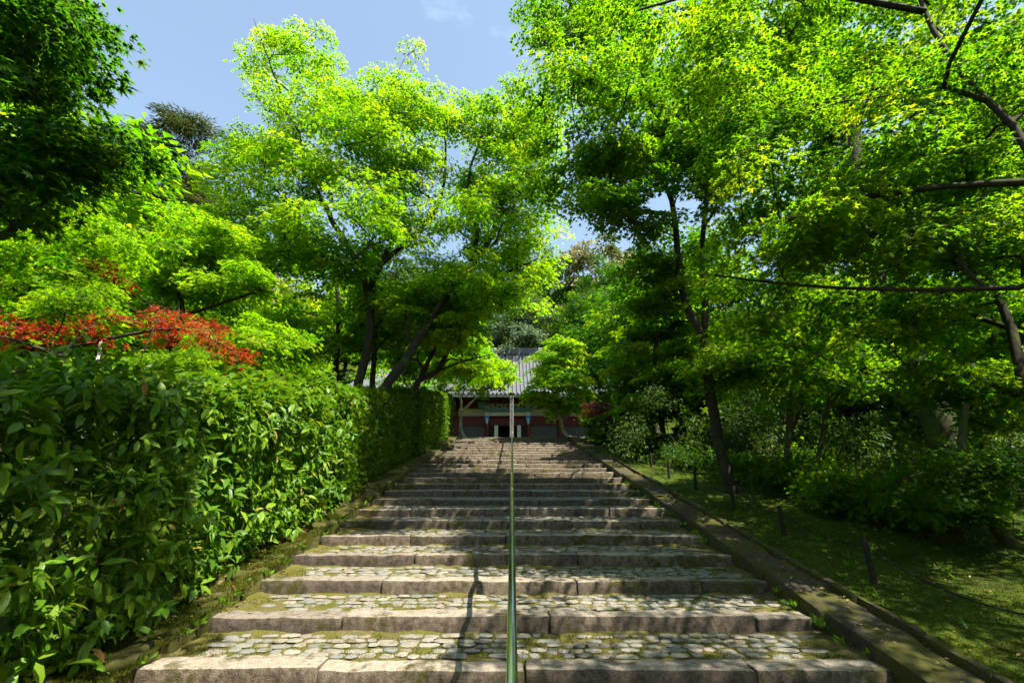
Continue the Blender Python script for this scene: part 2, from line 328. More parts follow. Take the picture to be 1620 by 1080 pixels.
# ------------------------------------------------------------------ tree grower
def inside(poly, x, y):
    n = len(poly); r = False
    for k in range(n):
        x1, y1 = poly[k]; x2, y2 = poly[(k + 1) % n]
        if (y1 > y) != (y2 > y) and x < (x2 - x1) * (y - y1) / (y2 - y1) + x1: r = not r
    return r
def fill_lobes(rng, outline, D, thick, r, gap, n_max=80, inset=0.35):
    """ellipsoid foliage pads filling the body of a crown: real points at D +- thick"""
    xs = [p[0] for p in outline]; ys = [p[1] for p in outline]; L = []
    tries = 0
    while tries < 9000 and len(L) < n_max:
        tries += 1
        x = rng.uniform(min(xs), max(xs)); y = rng.uniform(min(ys), max(ys))
        if not inside(outline, x, y): continue
        d = D + thick * (rng.random() + rng.random() - 1)
        c = at(x, y, d); rr = r * rng.uniform(0.55, 1.2); pxr = FOC * rr / np.hypot(d, c[2] - EYE) * 0.62
        if not all(inside(outline, x + a * pxr, y + b * pxr * 0.6) for a, b in ((1, 0), (-1, 0), (0, 1), (0, -1))): continue
        if c[2] < slope(c[1]) + 0.3: continue
        if any(np.linalg.norm((c - q[0]) * np.array([1, 1, 1.7])) < gap * (rr + q[1]) * 0.5 for q in L): continue
        L.append((c, rr))
    return L
class Tree:
    def __init__(s, base): s.P = []; s.par = []; s.fix = []; s.pl = []; s.dir = []; s.chains = []; s.base = np.array(base, float)
    def node(s, p, par, fix=0.0):
        s.P.append(np.array(p, float)); s.par.append(par); s.fix.append(fix)
        if par < 0: s.pl.append(0.0); s.dir.append(np.array([0, 0, 1.0]))
        else:
            d = s.P[-1] - s.P[par]; l = np.linalg.norm(d); s.pl.append(s.pl[par] + l); s.dir.append(d / (l + 1e-9))
        return len(s.P) - 1
    def limb(s, pts, r0, r1, start=-1, rng=None, wob=0.04):
        pts = [np.array(p, float) for p in pts]
        Q = []                                   # Catmull-Rom resample
        E = [2 * pts[0] - pts[1]] + pts + [2 * pts[-1] - pts[-2]]
        for k in range(1, len(E) - 2):
            n = max(2, int(np.linalg.norm(E[k + 1] - E[k]) / 0.3))
            for j in range(n):
                u = j / n; a, b_, c, d = E[k - 1], E[k], E[k + 1], E[k + 2]
                Q.append(0.5 * (2 * b_ + (c - a) * u + (2 * a - 5 * b_ + 4 * c - d) * u * u + (3 * b_ - a - 3 * c + d) * u ** 3))
        Q.append(pts[-1]); ch = []
        if start >= 0: ch.append(start)
        par = start
        for k, q in enumerate(Q):
            u = k / max(1, len(Q) - 1)
            if rng is not None and 0 < k: q = q + np.array([rng.gauss(0, 1), rng.gauss(0, 1), 0]) * wob * r0 * 2
            par = s.node(q, par, r0 + (r1 - r0) * u); ch.append(par)
        s.chains.append(ch); return ch
    def nearest(s, c): return int(np.argmin(np.linalg.norm(np.array(s.P) - c, axis=1)))
    def grow(s, A, rng, plw=0.12, sag=0.10, seg=0.45):
        A = np.asarray(A); P = np.array(s.P); d0 = np.min(np.linalg.norm(A[:, None] - P[None], axis=2), axis=1)
        n = len(s.P); buf = np.zeros((n + len(A) * 14, 3)); buf[:n] = P; pl = np.zeros(len(buf)); pl[:n] = s.pl
        tips = []
        for k in np.argsort(d0):
            c = A[k]; d = np.linalg.norm(buf[:n] - c, axis=1)
            up = np.maximum(0, buf[:n, 2] - c[2])            # prefer growing from below
            j = int(np.argmin(d + plw * pl[:n] + 0.9 * up)); L = d[j]
            m = int(np.clip(L / seg, 2, 10)); p0 = buf[j]
            b_ = s.dir[j] * 0.30 * L + p0 + np.array([0, 0, sag * L]) + np.array([rng.gauss(0, 1), rng.gauss(0, 1), rng.gauss(0, .6)]) * 0.08 * L
            ch = [j]; par = j
            for q in range(1, m + 1):
                u = q / m; p = (1 - u) ** 2 * p0 + 2 * u * (1 - u) * b_ + u * u * c
                if q < m: p = p + np.array([rng.gauss(0, 1), rng.gauss(0, 1), rng.gauss(0, 1)]) * 0.02 * L
                par = s.node(p, par); buf[n] = p; pl[n] = s.pl[-1]; n += 1; ch.append(par)
            s.chains.append(ch); tips.append(par)
        s.tips = tips
    def radii(s, tip, power=0.41, cap=0.7):
        cnt = np.zeros(len(s.P)); 
        for k in s.tips: cnt[k] += 1
        for k in range(len(s.P) - 1, -1, -1):
            if s.par[k] >= 0: cnt[s.par[k]] += cnt[k]
        r = tip * np.maximum(cnt, 1) ** power
        for k in range(len(s.P)):
            if s.fix[k] > 0: r[k] = s.fix[k]
            elif s.par[k] >= 0: r[k] = min(r[k], r[s.par[k]] * (cap if s.fix[s.par[k]] > 0 else 1.0))
        s.r = r
    def mesh(s, minr=0.0):
        V = []; F = []; n0 = 0; P = np.array(s.P)
        for ch in s.chains:
            rr = s.r[ch].copy(); pp = P[ch]
            if len(ch) > 1 and s.par[ch[1]] == ch[0] and s.fix[ch[1]] == 0: rr[0] = rr[1] * 1.15
            if rr.max() < minr: continue
            n = 12 if rr.max() > 0.12 else 8 if rr.max() > 0.06 else 5 if rr.max() > 0.02 else 3
            v, f = tube_np(pp, rr, n)
            if rr.max() > 0.07: v = v + vnoise(v, 3, 4.0)[:, None] * 0.10 * rr.max() * np.array([1, 1, 0])
            V.append(v); F.append(f + n0); n0 += len(v)
        return np.concatenate(V), np.concatenate(F)

def build_tree(name, label, cat, base, limbs, lobes, leafmat, barkmat, leaf='quad', size=0.08, per=60, spray_r=0.42, spacing=0.55, seed=1,
               tip=0.006, group=None, singles=0, droop=0.35, flat=0.42, thick=0.05, minr=0.0, shell=0.35, elong=1.35, leafjit=0.35, twigs=4, plw=0.12, rbias=0.0):
    rng = random.Random(seed); g = np.random.default_rng(seed)
    base = np.array(base, float); T = Tree(base)
    idx = []
    for k, (pts, r0, r1) in enumerate(limbs):
        if k == 0: ch = T.limb(pts, r0, r1, -1, rng)
        else:
            st = T.nearest(pts[0]); ch = T.limb([T.P[st]] + list(pts[1:]), r0, r1, st, rng)
        idx.append(ch)
    # spray centres inside each pad, denser on its upper and outer skin
    A = []; L = []
    axis = np.mean(np.array([T.P[i] for i in idx[0]])[:, :2], axis=0)
    for c, r in lobes:
        n = max(3, int((r / spacing) ** 2 * 3.2))
        q = g.normal(size=(n, 3)); q /= np.linalg.norm(q, axis=1)[:, None]; q *= (g.random(n) ** shell)[:, None]
        q[:, 2] = np.where(q[:, 2] < 0, q[:, 2] * 0.55, q[:, 2])
        A.append(c + q * np.array([r, r, r * flat])); L.append(np.repeat(c[None], n, 0))
    A = np.concatenate(A); L = np.concatenate(L)
    keep = A[:, 2] > slope(A[:, 1]) + 0.15
    A = A[keep]; L = L[keep]
    # limbs to the pads first, then the sprays
    n_before = len(T.P)
    T.grow(np.array([c - np.array([0, 0, r * 0.25]) for c, r in lobes]), rng, plw); tips1 = list(T.tips)
    T.grow(A, rng, 0.05, 0.06, 0.3); T.tips = T.tips
    T.radii(tip)
    root = empty(name, base); tag(root, label, cat, group)
    V, F = T.mesh(minr)
    # sprays
    out = A - np.array([axis[0], axis[1], 0]); out[:, 2] = 0; out /= np.linalg.norm(out, axis=1)[:, None] + 1e-6
    lo = A - L; lo[:, 2] = 0; out = out * 0.5 + lo / (np.linalg.norm(lo, axis=1)[:, None] + 1e-6); out /= np.linalg.norm(out, axis=1)[:, None] + 1e-6
    out += g.normal(size=out.shape) * 0.25 * np.array([1, 1, 0]); out /= np.linalg.norm(out, axis=1)[:, None]
    side = np.stack([-out[:, 1], out[:, 0], np.zeros(len(A))], 1)
    tilt = droop * g.uniform(0.2, 1.3, len(A))
    ax = out * np.cos(tilt)[:, None] - np.array([0, 0, 1]) * np.sin(tilt)[:, None]
    nrm = np.cross(ax, side); nrm *= np.sign(nrm[:, 2])[:, None]
    cnt = np.maximum(6, (per * g.uniform(0.55, 1.4, len(A))).astype(int))
    si = np.repeat(np.arange(len(A)), cnt); n = len(si)
    rad = spray_r * g.uniform(0.7, 1.25, len(A))[si] * np.sqrt(g.random(n)); th = g.random(n) * 2 * math.pi
    a = np.cos(th) * rad * elong; b_ = np.sin(th) * rad
    P = A[si] + ax[si] * a[:, None] + side[si] * b_[:, None] + nrm[si] * (g.normal(size=n) * thick)[:, None]
    P[:, 2] -= 0.25 * rad ** 2 / max(spray_r, 0.05)
    tdir = ax[si] * (a + 0.6 * spray_r)[:, None] + side[si] * b_[:, None] + g.normal(size=(n, 3)) * 0.3 * spray_r + np.array([0, 0, -0.25 * spray_r])
    nn = nrm[si] + g.normal(size=(n, 3)) * leafjit
    S = size * np.clip(g.normal(1, 0.2, n), 0.5, 1.5)
    tone = np.clip(0.45 + g.normal(0, 0.18, len(A))[si] + g.normal(0, 0.13, n) + rbias, 0, 1)
    ok = P[:, 2] > slope(P[:, 1]) + 0.05
    P, tdir, nn, S, tone, si = P[ok], tdir[ok], nn[ok], S[ok], tone[ok], si[ok]
    Fm = leaf_frames(tdir, nn)
    # fine twigs of each spray
    if twigs:
        tv = []; 
        for k in range(twigs):
            u = g.uniform(-0.9, 0.9, len(A)); e = A + ax * (spray_r * elong * (1 - 0.5 * np.abs(u)))[:, None] + side * (u * spray_r * 0.8)[:, None]
            e[:, 2] -= 0.2 * spray_r
            s0 = A - ax * (spray_r * 0.2 * k / twigs)[:, None] if False else A
            wv = np.array([0, 0, 1.0]) * tip * 0.55
            sv = side * tip * 0.55
            q = np.stack([s0 + sv, s0 - sv, s0 + wv, e], 1); tv.append(q)
        Q = np.concatenate(tv); m = len(Q); off = len(V) + np.arange(m)[:, None] * 4
        V = np.concatenate([V, Q.reshape(-1, 3)])
        f3 = np.concatenate([off + np.array([0, 1, 3, 3]), off + np.array([1, 2, 3, 3]), off + np.array([2, 0, 3, 3])])
    Vb = V - base
    me = bpy.data.meshes.new('trunk')
    quads = [tuple(x) for x in F.tolist()]
    if twigs: quads += [(x[0], x[1], x[2]) for x in f3.tolist()]
    me.from_pydata(Vb.tolist(), [], quads); me.polygons.foreach_set('use_smooth', np.ones(len(me.polygons), bool)); me.update()
    new_obj('trunk', me, root, barkmat)
    if singles:
        x, y, z = screen(P); vis = np.where((z > 0.3) & (x > 5) & (x < 1615) & (y > 5) & (y < 1075))[0]
        pick = vis[np.argsort(z[vis] / S[vis])[:singles]]
        single_leaves(root, base, leaf, leafmat, P[pick], Fm[pick], S[pick], tone[pick])
        kp = np.ones(len(P), bool); kp[pick] = False; P, Fm, S, tone = P[kp], Fm[kp], S[kp], tone[kp]
    cm = leaves_mesh('crown', leaf, P - base, Fm, S, tone); cr_ = new_obj('crown', cm, root, leafmat); cr_['kind'] = 'stuff'
    STATS.append((name, len(A), len(P), len(cm.polygons)))
    return root
STATS = []

# ================================================================== the ground
def gz(x, y):
    x = np.asarray(x, float); y = np.asarray(y, float)
    z = slope(y) + 0.02
    P = np.stack([x, y, np.zeros_like(x)], -1)
    side = smooth((np.abs(x) - 3.25) / 0.5)
    z = z + side * (0.07 * vnoise(P, 1, 0.8) + 0.035 * vnoise(P, 2, 2.7))
    z = z + smooth((x - 5) / 6) * 0.5 * (0.5 + 0.5 * vnoise(P, 5, 0.25))
    z = z + smooth((y - 50) / 30) * 30 + smooth((y - 80) / 60) * 12
    z = z + smooth((y - 30) / 20) * vnoise(P, 6, 0.06) * 1.2
    z = z - 0.5 * smooth((3.13 - np.abs(x)) / 0.06) * (y < YTOP + 0.1)
    return z
gx = np.unique(np.round(np.concatenate([np.linspace(-150, -14, 18), np.arange(-14, -3.4, 0.5), np.arange(-3.4, -3.0, 0.04), np.arange(-3, 3, 0.5), np.arange(3.0, 3.5, 0.04), np.arange(3.5, 7, 0.07), np.arange(7, 14, 0.5), np.linspace(14, 150, 18)]), 3))
gy = np.unique(np.round(np.concatenate([np.linspace(-60, 0, 12), np.arange(0, 2.5, 0.25), np.arange(2.5, 9, 0.07), np.arange(9, 24, 0.3), np.arange(24, 60, 1.2), np.linspace(60, 240, 24)]), 3))
GX, GY = np.meshgrid(gx, gy); GZ = gz(GX, GY)
nx, ny = len(gx), len(gy); ii = np.arange(ny - 1)[:, None] * nx + np.arange(nx - 1)[None]
me = mesh_np('ground', np.stack([GX, GY, GZ], -1).reshape(-1, 3), np.stack([ii, ii + 1, ii + nx + 1, ii + nx], -1).reshape(-1, 4), 4, None, True)
ground = tag(new_obj('ground', me, None, M['moss_bank']), 'moss covered earth bank and hillside beside the stone stairs', None, None, 'structure')

# ================================================================== the stairway
def block_mesh(name, sx, sy, sz, n, seed, rough=0.012, rd=0.03, skip_bottom=True):
    h = np.array([sx, sy, sz]) / 2; V = []; F = []
    def face(u, v, w_, s, nu, nv):
        def ax_(k, m): e = max(0.02, 1 - rd / h[k]); return np.concatenate([[-1], np.linspace(-e, e, m - 1), [1]]) if m >= 3 else np.linspace(-1, 1, m + 1)
        a = ax_(u, nu); b_ = ax_(v, nv); A, B = np.meshgrid(a, b_, indexing='ij')
        p = np.zeros(A.shape + (3,)); p[..., u] = A * h[u]; p[..., v] = B * h[v]; p[..., w_] = s * h[w_]
        n0 = sum(len(x) for x in V); V.append(p.reshape(-1, 3))
        i = np.arange(nu)[:, None] * (nv + 1) + np.arange(nv)[None]
        q = np.stack([i, i + nv + 1, i + nv + 2, i + 1], -1).reshape(-1, 4)
        if s < 0: q = q[:, ::-1]
        F.append(q + n0)
    face(0, 1, 2, 1, n[0], n[1]); face(2, 0, 1, -1, n[2], n[0]); face(2, 0, 1, 1, 1 if skip_bottom else n[2], n[0])
    face(1, 2, 0, 1, n[1], n[2]); face(1, 2, 0, -1, n[1], n[2])
    V = np.concatenate(V); F = np.concatenate(F)
    q = np.clip(V, -(h - rd), h - rd); d = V - q; l = np.linalg.norm(d, axis=1)[:, None]
    nd = np.where(l > 1e-6, d / np.maximum(l, 1e-6), 0); V = np.where(l > rd, q + nd * rd, V)
    V = V + (nd + 0.3 * V / h) * (rough * (vnoise(V, seed, 5) * 0.9 + vnoise(V, seed + 9, 16) * 0.7))[:, None]
    return mesh_np(name, V, F, 4, None, True)
rng = random.Random(11)
V = []; F = []; n0 = 0
for i in range(-4, NTOP + 1):
    y0 = Y0 + i * TR + 0.16; y1 = Y0 + (i + 1) * TR + 0.05 if i < NTOP else YTOP + 3.0
    fine = -1 <= i <= 4
    xs = np.linspace(-2.66, 2.66, 150 if fine else 40); ys = np.linspace(y0, y1, 20 if fine else 5)
    X, Y = np.meshgrid(xs, ys); P = np.stack([X, Y, X * 0], -1)
    Z = i * RI - 0.014 + (0.036 * np.clip((Y - y0 - 0.08) / (TR - 0.2), 0, 1) if i < NTOP else 0) + 0.010 * vnoise(P, i, 9) + 0.007 * vnoise(P, i + 3, 26) + 0.03 * smooth((Y - (y1 - 0.16)) / 0.11) * (0.5 + 0.5 * vnoise(P, i + 7, 4))
    Z = Z + 0.035 * smooth((np.abs(X) - 2.45) / 0.2) * (0.6 + 0.4 * vnoise(P, i + 5, 5)) - 0.06 * smooth((y0 + 0.10 - Y) / 0.10)
    a, b_ = len(xs), len(ys); ii = np.arange(b_ - 1)[:, None] * a + np.arange(a - 1)[None]
    V.append(np.stack([X, Y, Z], -1).reshape(-1, 3)); F.append(np.stack([ii, ii + 1, ii + a + 1, ii + a], -1).reshape(-1, 4) + n0); n0 += X.size
stair = new_obj('stone_stairway', mesh_np('stone_stairway', np.concatenate(V), np.concatenate(F), 4, None, True), None, M['moss_tread'])
tag(stair, 'long flight of old granite steps with mossy cobbled treads climbing to the temple', None, None, 'structure')
for i in range(-3, NTOP + 1):
    x = -2.62 + rng.uniform(-0.05, 0.03); near = i <= 5
    while x < 2.55:
        wd = rng.uniform(0.9, 2.1)
        if x + wd > 2.1: wd = 2.62 - x + rng.uniform(-0.03, 0.05)
        dp = rng.uniform(0.20, 0.27); sz = 0.26
        n = (max(6, int(wd / 0.05)), 5, 6) if near else (max(5, int(wd / 0.15)), 3, 3)
        me = block_mesh('step_stone', wd - 0.008, dp, sz, n, rng.randrange(999), 0.009 if near else 0.010, 0.020 if near else 0.032)
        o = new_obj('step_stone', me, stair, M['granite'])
        o.location = (x + wd / 2, Y0 + i * TR + dp / 2 + rng.uniform(-0.014, 0.014), i * RI - sz / 2 + rng.uniform(-0.012, 0.010))
        o.rotation_euler = (rng.gauss(0, 0.012), rng.gauss(0, 0.006), rng.gauss(0, 0.008)); x += wd
# cobbles
def cobble(seed):
    r = random.Random(seed); n = r.choice((7, 8, 9)); a0 = r.random() * 6.28
    ang = sorted(a0 + (k + r.uniform(-.28, .28)) * 2 * math.pi / n for k in range(n)); pw = 0.7
    ring = [(math.copysign(abs(math.cos(a)) ** pw, math.cos(a)) * r.uniform(.82, 1.06), math.copysign(abs(math.sin(a)) ** pw, math.sin(a)) * r.uniform(.82, 1.06)) for a in ang]
    V = [(x * .5, y * .5, -0.3) for x, y in ring] + [(x * .47, y * .47, .42 + r.uniform(-.1, .1)) for x, y in ring] + [(x * .30, y * .30, .85 + r.uniform(-.18, .12)) for x, y in ring] + [(0, 0, .9)]
    F = []
    for k in range(n):
        j = (k + 1) % n
        F += [(k, j, n + j), (k, n + j, n + k), (n + k, n + j, 2 * n + j), (n + k, 2 * n + j, 2 * n + k), (2 * n + k, 2 * n + j, 3 * n)]
    return np.array(V), np.array(F)
COB = [cobble(k) for k in range(12)]; COBM = []
for v, f in COB:
    me = mesh_np('cobble', v, f, 3, np.zeros(len(f)), True); me.materials.append(M['cobble']); COBM.append(me)
spots = []
for i in range(0, 9):
    rows = 5; ya = Y0 + i * TR + 0.25; yb = Y0 + (i + 1) * TR - 0.02; dy = (yb - ya) / rows
    for r_ in range(rows):
        x = -2.45 + rng.uniform(0, 0.12)
        while x < 2.45:
            wd = rng.choice((0.09, 0.12, 0.15, 0.20)) * rng.uniform(0.9, 1.15)
            if rng.random() < 0.91 and (abs(x + wd / 2) < 2.3 or rng.random() < 0.5):
                spots.append((i, x + wd / 2, ya + (r_ + 0.5) * dy + rng.uniform(-0.018, 0.018), i * RI - 0.011 + 0.036 * (r_ + 0.5) / rows + rng.uniform(-0.006, 0.005), wd * 1.02, dy * rng.uniform(0.86, 1.12), rng.uniform(0.007, 0.013), rng.gauss(0, 0.12)))
            x += wd
V = []; F = []; q = []; n0 = 0; nsing = 0
for k, (i, x, y, z, a, b_, c, rz) in enumerate(spots):
    if nsing < 300:
        o = bpy.data.objects.new('cobble', COBM[k % 12]); COL.objects.link(o); o.parent = stair; o.location = (x, y, z); o.scale = (a, b_, c); o.rotation_euler = (0, 0, rz); nsing += 1
    else:
        v, f = COB[k % 12]; ca, sa = math.cos(rz), math.sin(rz); v = v * np.array([a, b_, c])
        v = np.stack([v[:, 0] * ca - v[:, 1] * sa + x, v[:, 0] * sa + v[:, 1] * ca + y, v[:, 2] + z], 1)
        V.append(v); F.append(f + n0); n0 += len(v); q.append(np.full(len(f), rng.random()))
o = new_obj('cobble_bed', mesh_np('cobble_bed', np.concatenate(V), np.concatenate(F), 3, np.concatenate(q), True), stair, M['cobble']); o['kind'] = 'stuff'

# kerbs both sides, each stone a piece
SA = math.atan2(RI, TR)
def kerb(name, label, x0, x1, lens, top, h, mat, seed, rough, y_a=1.2, y_b=YTOP + 0.4, tilt=0.0):
    r = random.Random(seed); root = empty(name, ((x0 + x1) / 2, 5, float(slope(5)))); tag(root, label, 'kerb'); b0 = np.array(root.location)
    y = y_a
    while y < y_b:
        L = r.uniform(*lens); near = y < 9
        me = block_mesh('kerb_stone', x1 - x0 + r.uniform(-0.02, 0.02), L - 0.012, h, (6 if near else 3, max(4, int(L / 0.07)) if near else 3, 3), r.randrange(999), rough, 0.03)
        o = new_obj('kerb_stone', me, root, mat); yc = y + L * math.cos(SA) / 2
        flat = yc > YTOP
        k_ = 1.6 if rough > 0.04 else 1.0
        o.location = np.array([(x0 + x1) / 2 + r.uniform(-0.012, 0.012) * k_, yc, float(slope(yc)) + top - h / 2 + r.uniform(-0.012, 0.012) * k_]) - b0
        o.rotation_euler = ((0 if flat else SA) + r.gauss(0, 0.008), tilt + r.gauss(0, 0.012) * k_, r.gauss(0, 0.008) * k_ * 2); y += L * math.cos(SA)
    return root
kerb('sloping_kerb', 'row of long flat granite kerb slabs sloping along the right edge of the stairs', 2.62, 3.00, (0.9, 1.5), 0.08, 0.34, M['kerb'], 3, 0.015)
kerb('edging_stones', 'thin upright edging stones between the right kerb slabs and the moss bank', 3.06, 3.14, (0.5, 0.9), 0.10, 0.34, M['kerb'], 4, 0.014)
kerb('mossy_kerb', 'moss covered kerb stones along the left edge of the stairs below the hedge', -2.96, -2.60, (0.4, 1.0), 0.06, 0.34, M['kerb_moss'], 5, 0.05)

# moss blades: bank, tread joints, left kerb
g = np.random.default_rng(5)
def blades(n, xr, yr, zf, s0, s1, keep=None):
    x = g.uniform(*xr, n); y = yr[0] + (yr[1] - yr[0]) * g.random(n) ** 1.5
    P = np.stack([x, y, np.zeros(n)], 1)
    ok = vnoise(P, 8, 1.6) + 0.5 * vnoise(P, 9, 6) > (keep if keep is not None else -2)
    P = P[ok]; P[:, 2] = zf(P[:, 0], P[:, 1]); m = len(P)
    T = g.normal(size=(m, 3)) * 0.55 + np.array([0, 0, 1.0]); N = g.normal(size=(m, 3))
    return P, leaf_frames(T, N), g.uniform(s0, s1, m), np.clip(g.normal(0.5, 0.22, m) + 0.3 * vnoise(P, 4, 2), 0, 1)
LT['blade'] = (np.array([(0, -.16, 0), (0, .16, 0), (1, 0, 0.05)], float), np.array([(0, 1, 2)]))
sets = [blades(55000, (3.26, 6.2), (2.4, 8.5), lambda x, y: gz(x, y) - 0.004, 0.012, 0.034, -0.35), blades(46000, (-3.12, -2.56), (2.4, 10.0), lambda x, y: slope(y) + 0.055 + 0.02 * vnoise(np.stack([x, y, x * 0], 1), 3, 6), 0.012, 0.036, -0.45)]
def ztread(x, y):
    i = np.floor((y - Y0) / TR); return i * RI - 0.012 + 0.036 * np.clip(((y - Y0) / TR - i - 0.31) / 0.69, 0, 1)
P, Fm, S, q = blades(75000, (-2.62, 2.62), (3.9, 8.4), ztread, 0.008, 0.022, -0.25)
fr_ = ((P[:, 1] - Y0) / TR) % 1; ok = (fr_ > 0.33) & ((fr_ > 0.80) | (np.abs(P[:, 0]) > 2.25) | (g.random(len(P)) < 0.55)); sets.append((P[ok], Fm[ok], S[ok], q[ok]))
P, Fm, S, q = (np.concatenate([s_[k] for s_ in sets]) for k in range(4))
o = new_obj('moss', leaves_mesh('moss', 'blade', P, Fm, S, q), None, M['moss_blade']); tag(o, 'short green moss tufts on the bank, kerb and between cobbles', 'moss', None, 'stuff')

# ================================================================== handrail
RH = 0.78
rail = empty('handrail', (0, 3.0, float(slope(3.0)))); tag(rail, 'stainless steel tube handrail running up the middle of the stairs', 'handrail'); rb = np.array(rail.location)
def rp(y): return np.array([0.0, y, (y - Y0) * RI / TR + RH])
MB().tube([rp(-0.6), rp(3), rp(8), rp(14), rp(YTOP - 0.9), rp(YTOP - 0.35), rp(YTOP - 0.2) - [0, 0, 0.03], rp(YTOP - 0.12) - [0, 0, 0.12], rp(YTOP - 0.12) - [0, 0, 0.75]], 0.023, 20).build('rail', M['steel'], rail, 0, rb, True)
for k in range(0, 17):
    i = 2 * k - 1 if k else -3
    if i > NTOP: break
    y = Y0 + i * TR + 0.52
    if y > YTOP - 0.5: break
    MB().tube([(0, y, i * RI - 0.03), (0, y, rp(y)[2] - 0.02)], 0.019, 12).build('post', M['steel'], rail, 0, rb, True)
    MB().tube([(0, y, i * RI - 0.02), (0, y, i * RI + 0.008)], 0.045, 14).build('base_flange', M['steel'], rail, 0, rb)

for y in (1.2, 5.7, 10.3, 14.8, 19.3):
    MB().tube([rp(y), rp(y + 0.06)], 0.0255, 20).build('joint_sleeve', M['steel'], rail, 0, rb, True)

# ================================================================== rope fence on the right
fence = empty('rope_fence', (3.66, 5.15, float(gz(3.66, 5.15)))); tag(fence, 'low black post and rope fence along the moss bank', 'fence'); fb = np.array(fence.location)
tops = []
r = random.Random(8)
for k in range(12):
    y = 3.72 + 1.48 * k + r.uniform(-0.06, 0.06) if k < 13 else 0
    x = 3.70 + r.uniform(-0.04, 0.04); z = float(gz(x, y)); h = r.uniform(0.36, 0.42); lx = r.uniform(-0.03, 0.03)
    p = MB().tube([(x, y, z - 0.1), (x + lx * 0.4, y, z + 0.2), (x + lx, y, z + h)], [0.033, 0.031, 0.028], 10).build('post', M['dark_post'], fence, 0, fb, False)
    tops.append(np.array([x + lx * 0.9, y, z + h - 0.07]))
tops.insert(0, np.array([3.72, 2.2, float(gz(3.72, 2.2)) + 0.36]))
for a, b_ in zip(tops[:-1], tops[1:]):
    pts = [a + (b_ - a) * u - np.array([0, 0, 0.10 * 4 * u * (1 - u)]) for u in np.linspace(0, 1, 11)]
    MB().tube(pts, 0.007, 6).build('rope', M['rope'], fence, 0, fb, True)

# ================================================================== temple hall
TY = 38.0; TX = -0.36
def tz(py, D=TY): return float(at(810, py, D)[2])
hall = empty('temple_hall', (TX, TY, ZTOP)); tag(hall, 'temple hall with grey tiled roof and dark red front beyond the stair head', 'temple'); hb = np.array(hall.location)
def part(name, mat, boxes, parent=hall, bevel=0, org=None):
    m_ = MB()
    for c, d in boxes: m_.box(c, d)
    return m_.build(name, M[mat], parent, bevel, hb)
zb = ZTOP; zr0 = tz(673); zr1 = tz(658); zw1 = tz(646); zbeam = tz(655)
cols = [-9.5, -6.9, -4.3, -1.7, 1.7, 4.3, 6.9, 9.5]
part('podium', 'kerb', [((TX, TY + 4, zb + 0.1), (24, 11, 0.5))])
part('inner_wall', 'dark', [((TX, TY + 1.9, (zb + zw1) / 2 + 1), (21, 0.2, zw1 - zb + 2))])
for k, (a, b_) in enumerate(zip(cols[:-1], cols[1:])):
    xm = TX + (a + b_) / 2; wd = b_ - a - 0.34
    if k != 3:
        bp = part('board_panel', 'board', [((xm, TY + 0.12, (zb + zr0) / 2), (wd, 0.06, zr0 - zb))])
        n = int(wd / 0.26)
        for j in range(n):
            part('slat', 'board', [((xm - wd / 2 + (j + 0.5) * wd / n, TY + 0.06, (zb + zr0) / 2), (0.10, 0.05, zr0 - zb - 0.02))], bp).location = (0, 0, 0)
        part('red_beam', 'vermilion', [((xm, TY + 0.05, (zr0 + zr1) / 2), (wd, 0.22, zr1 - zr0))])
        part('plaster_panel', 'plaster', [((xm, TY + 0.14, (zr1 + zw1) / 2), (wd, 0.06, zw1 - zr1))])
        part('frieze_panel', 'vermilion', [((xm, TY + 0.16, zw1 + 0.55), (wd, 0.06, 1.1))])
    else:
        part('plaster_panel', 'plaster', [((xm, TY - 0.45, (tz(659) + tz(653)) / 2), (wd + 0.1, 0.08, tz(653) - tz(659)))])
        part('red_beam', 'vermilion', [((xm, TY + 0.05, (zr0 + tz(659)) / 2), (wd, 0.22, tz(659) - zr0))])
        part('painted_beam', 'teal', [((xm, TY - 0.5, (tz(652) + tz(647.5)) / 2), (wd + 0.9, 0.3, tz(647.5) - tz(652)))])
        fz = part('carved_transom', 'plaster', [((xm, TY - 0.42, (tz(647) + tz(640)) / 2), (wd, 0.12, tz(640) - tz(647)))])
        for j in range(9):
            part('carving', ('teal', 'vermilion', 'board')[j % 3], [((xm - 1.35 + j * 0.34, TY - 0.50, (tz(647) + tz(640)) / 2 + (0.04 if j % 2 else -0.05)), (0.22, 0.08, 0.24))], fz, 0.03).location = (0, 0, 0)
        part('upper_beam', 'vermilion', [((xm, TY - 0.5, (tz(639) + tz(630)) / 2), (wd + 0.6, 0.3, tz(630) - tz(639)))])
        for sx in (-1, 1):
            part('door_leaf', 'white', [((TX + sx * 0.94, TY - 0.1, (zb + zr0) / 2), (0.30, 0.12, zr0 - zb))])
            part('door_jamb', 'dark', [((TX + sx * 1.30, TY - 0.02, (zb + zr0) / 2), (0.42, 0.12, zr0 - zb))])
for a in cols:
    MB().tube([(TX + a, TY, zb), (TX + a, TY, zw1 + 1.1)], 0.17, 14).build('pillar', M['vermilion'], hall, 0, hb, True)
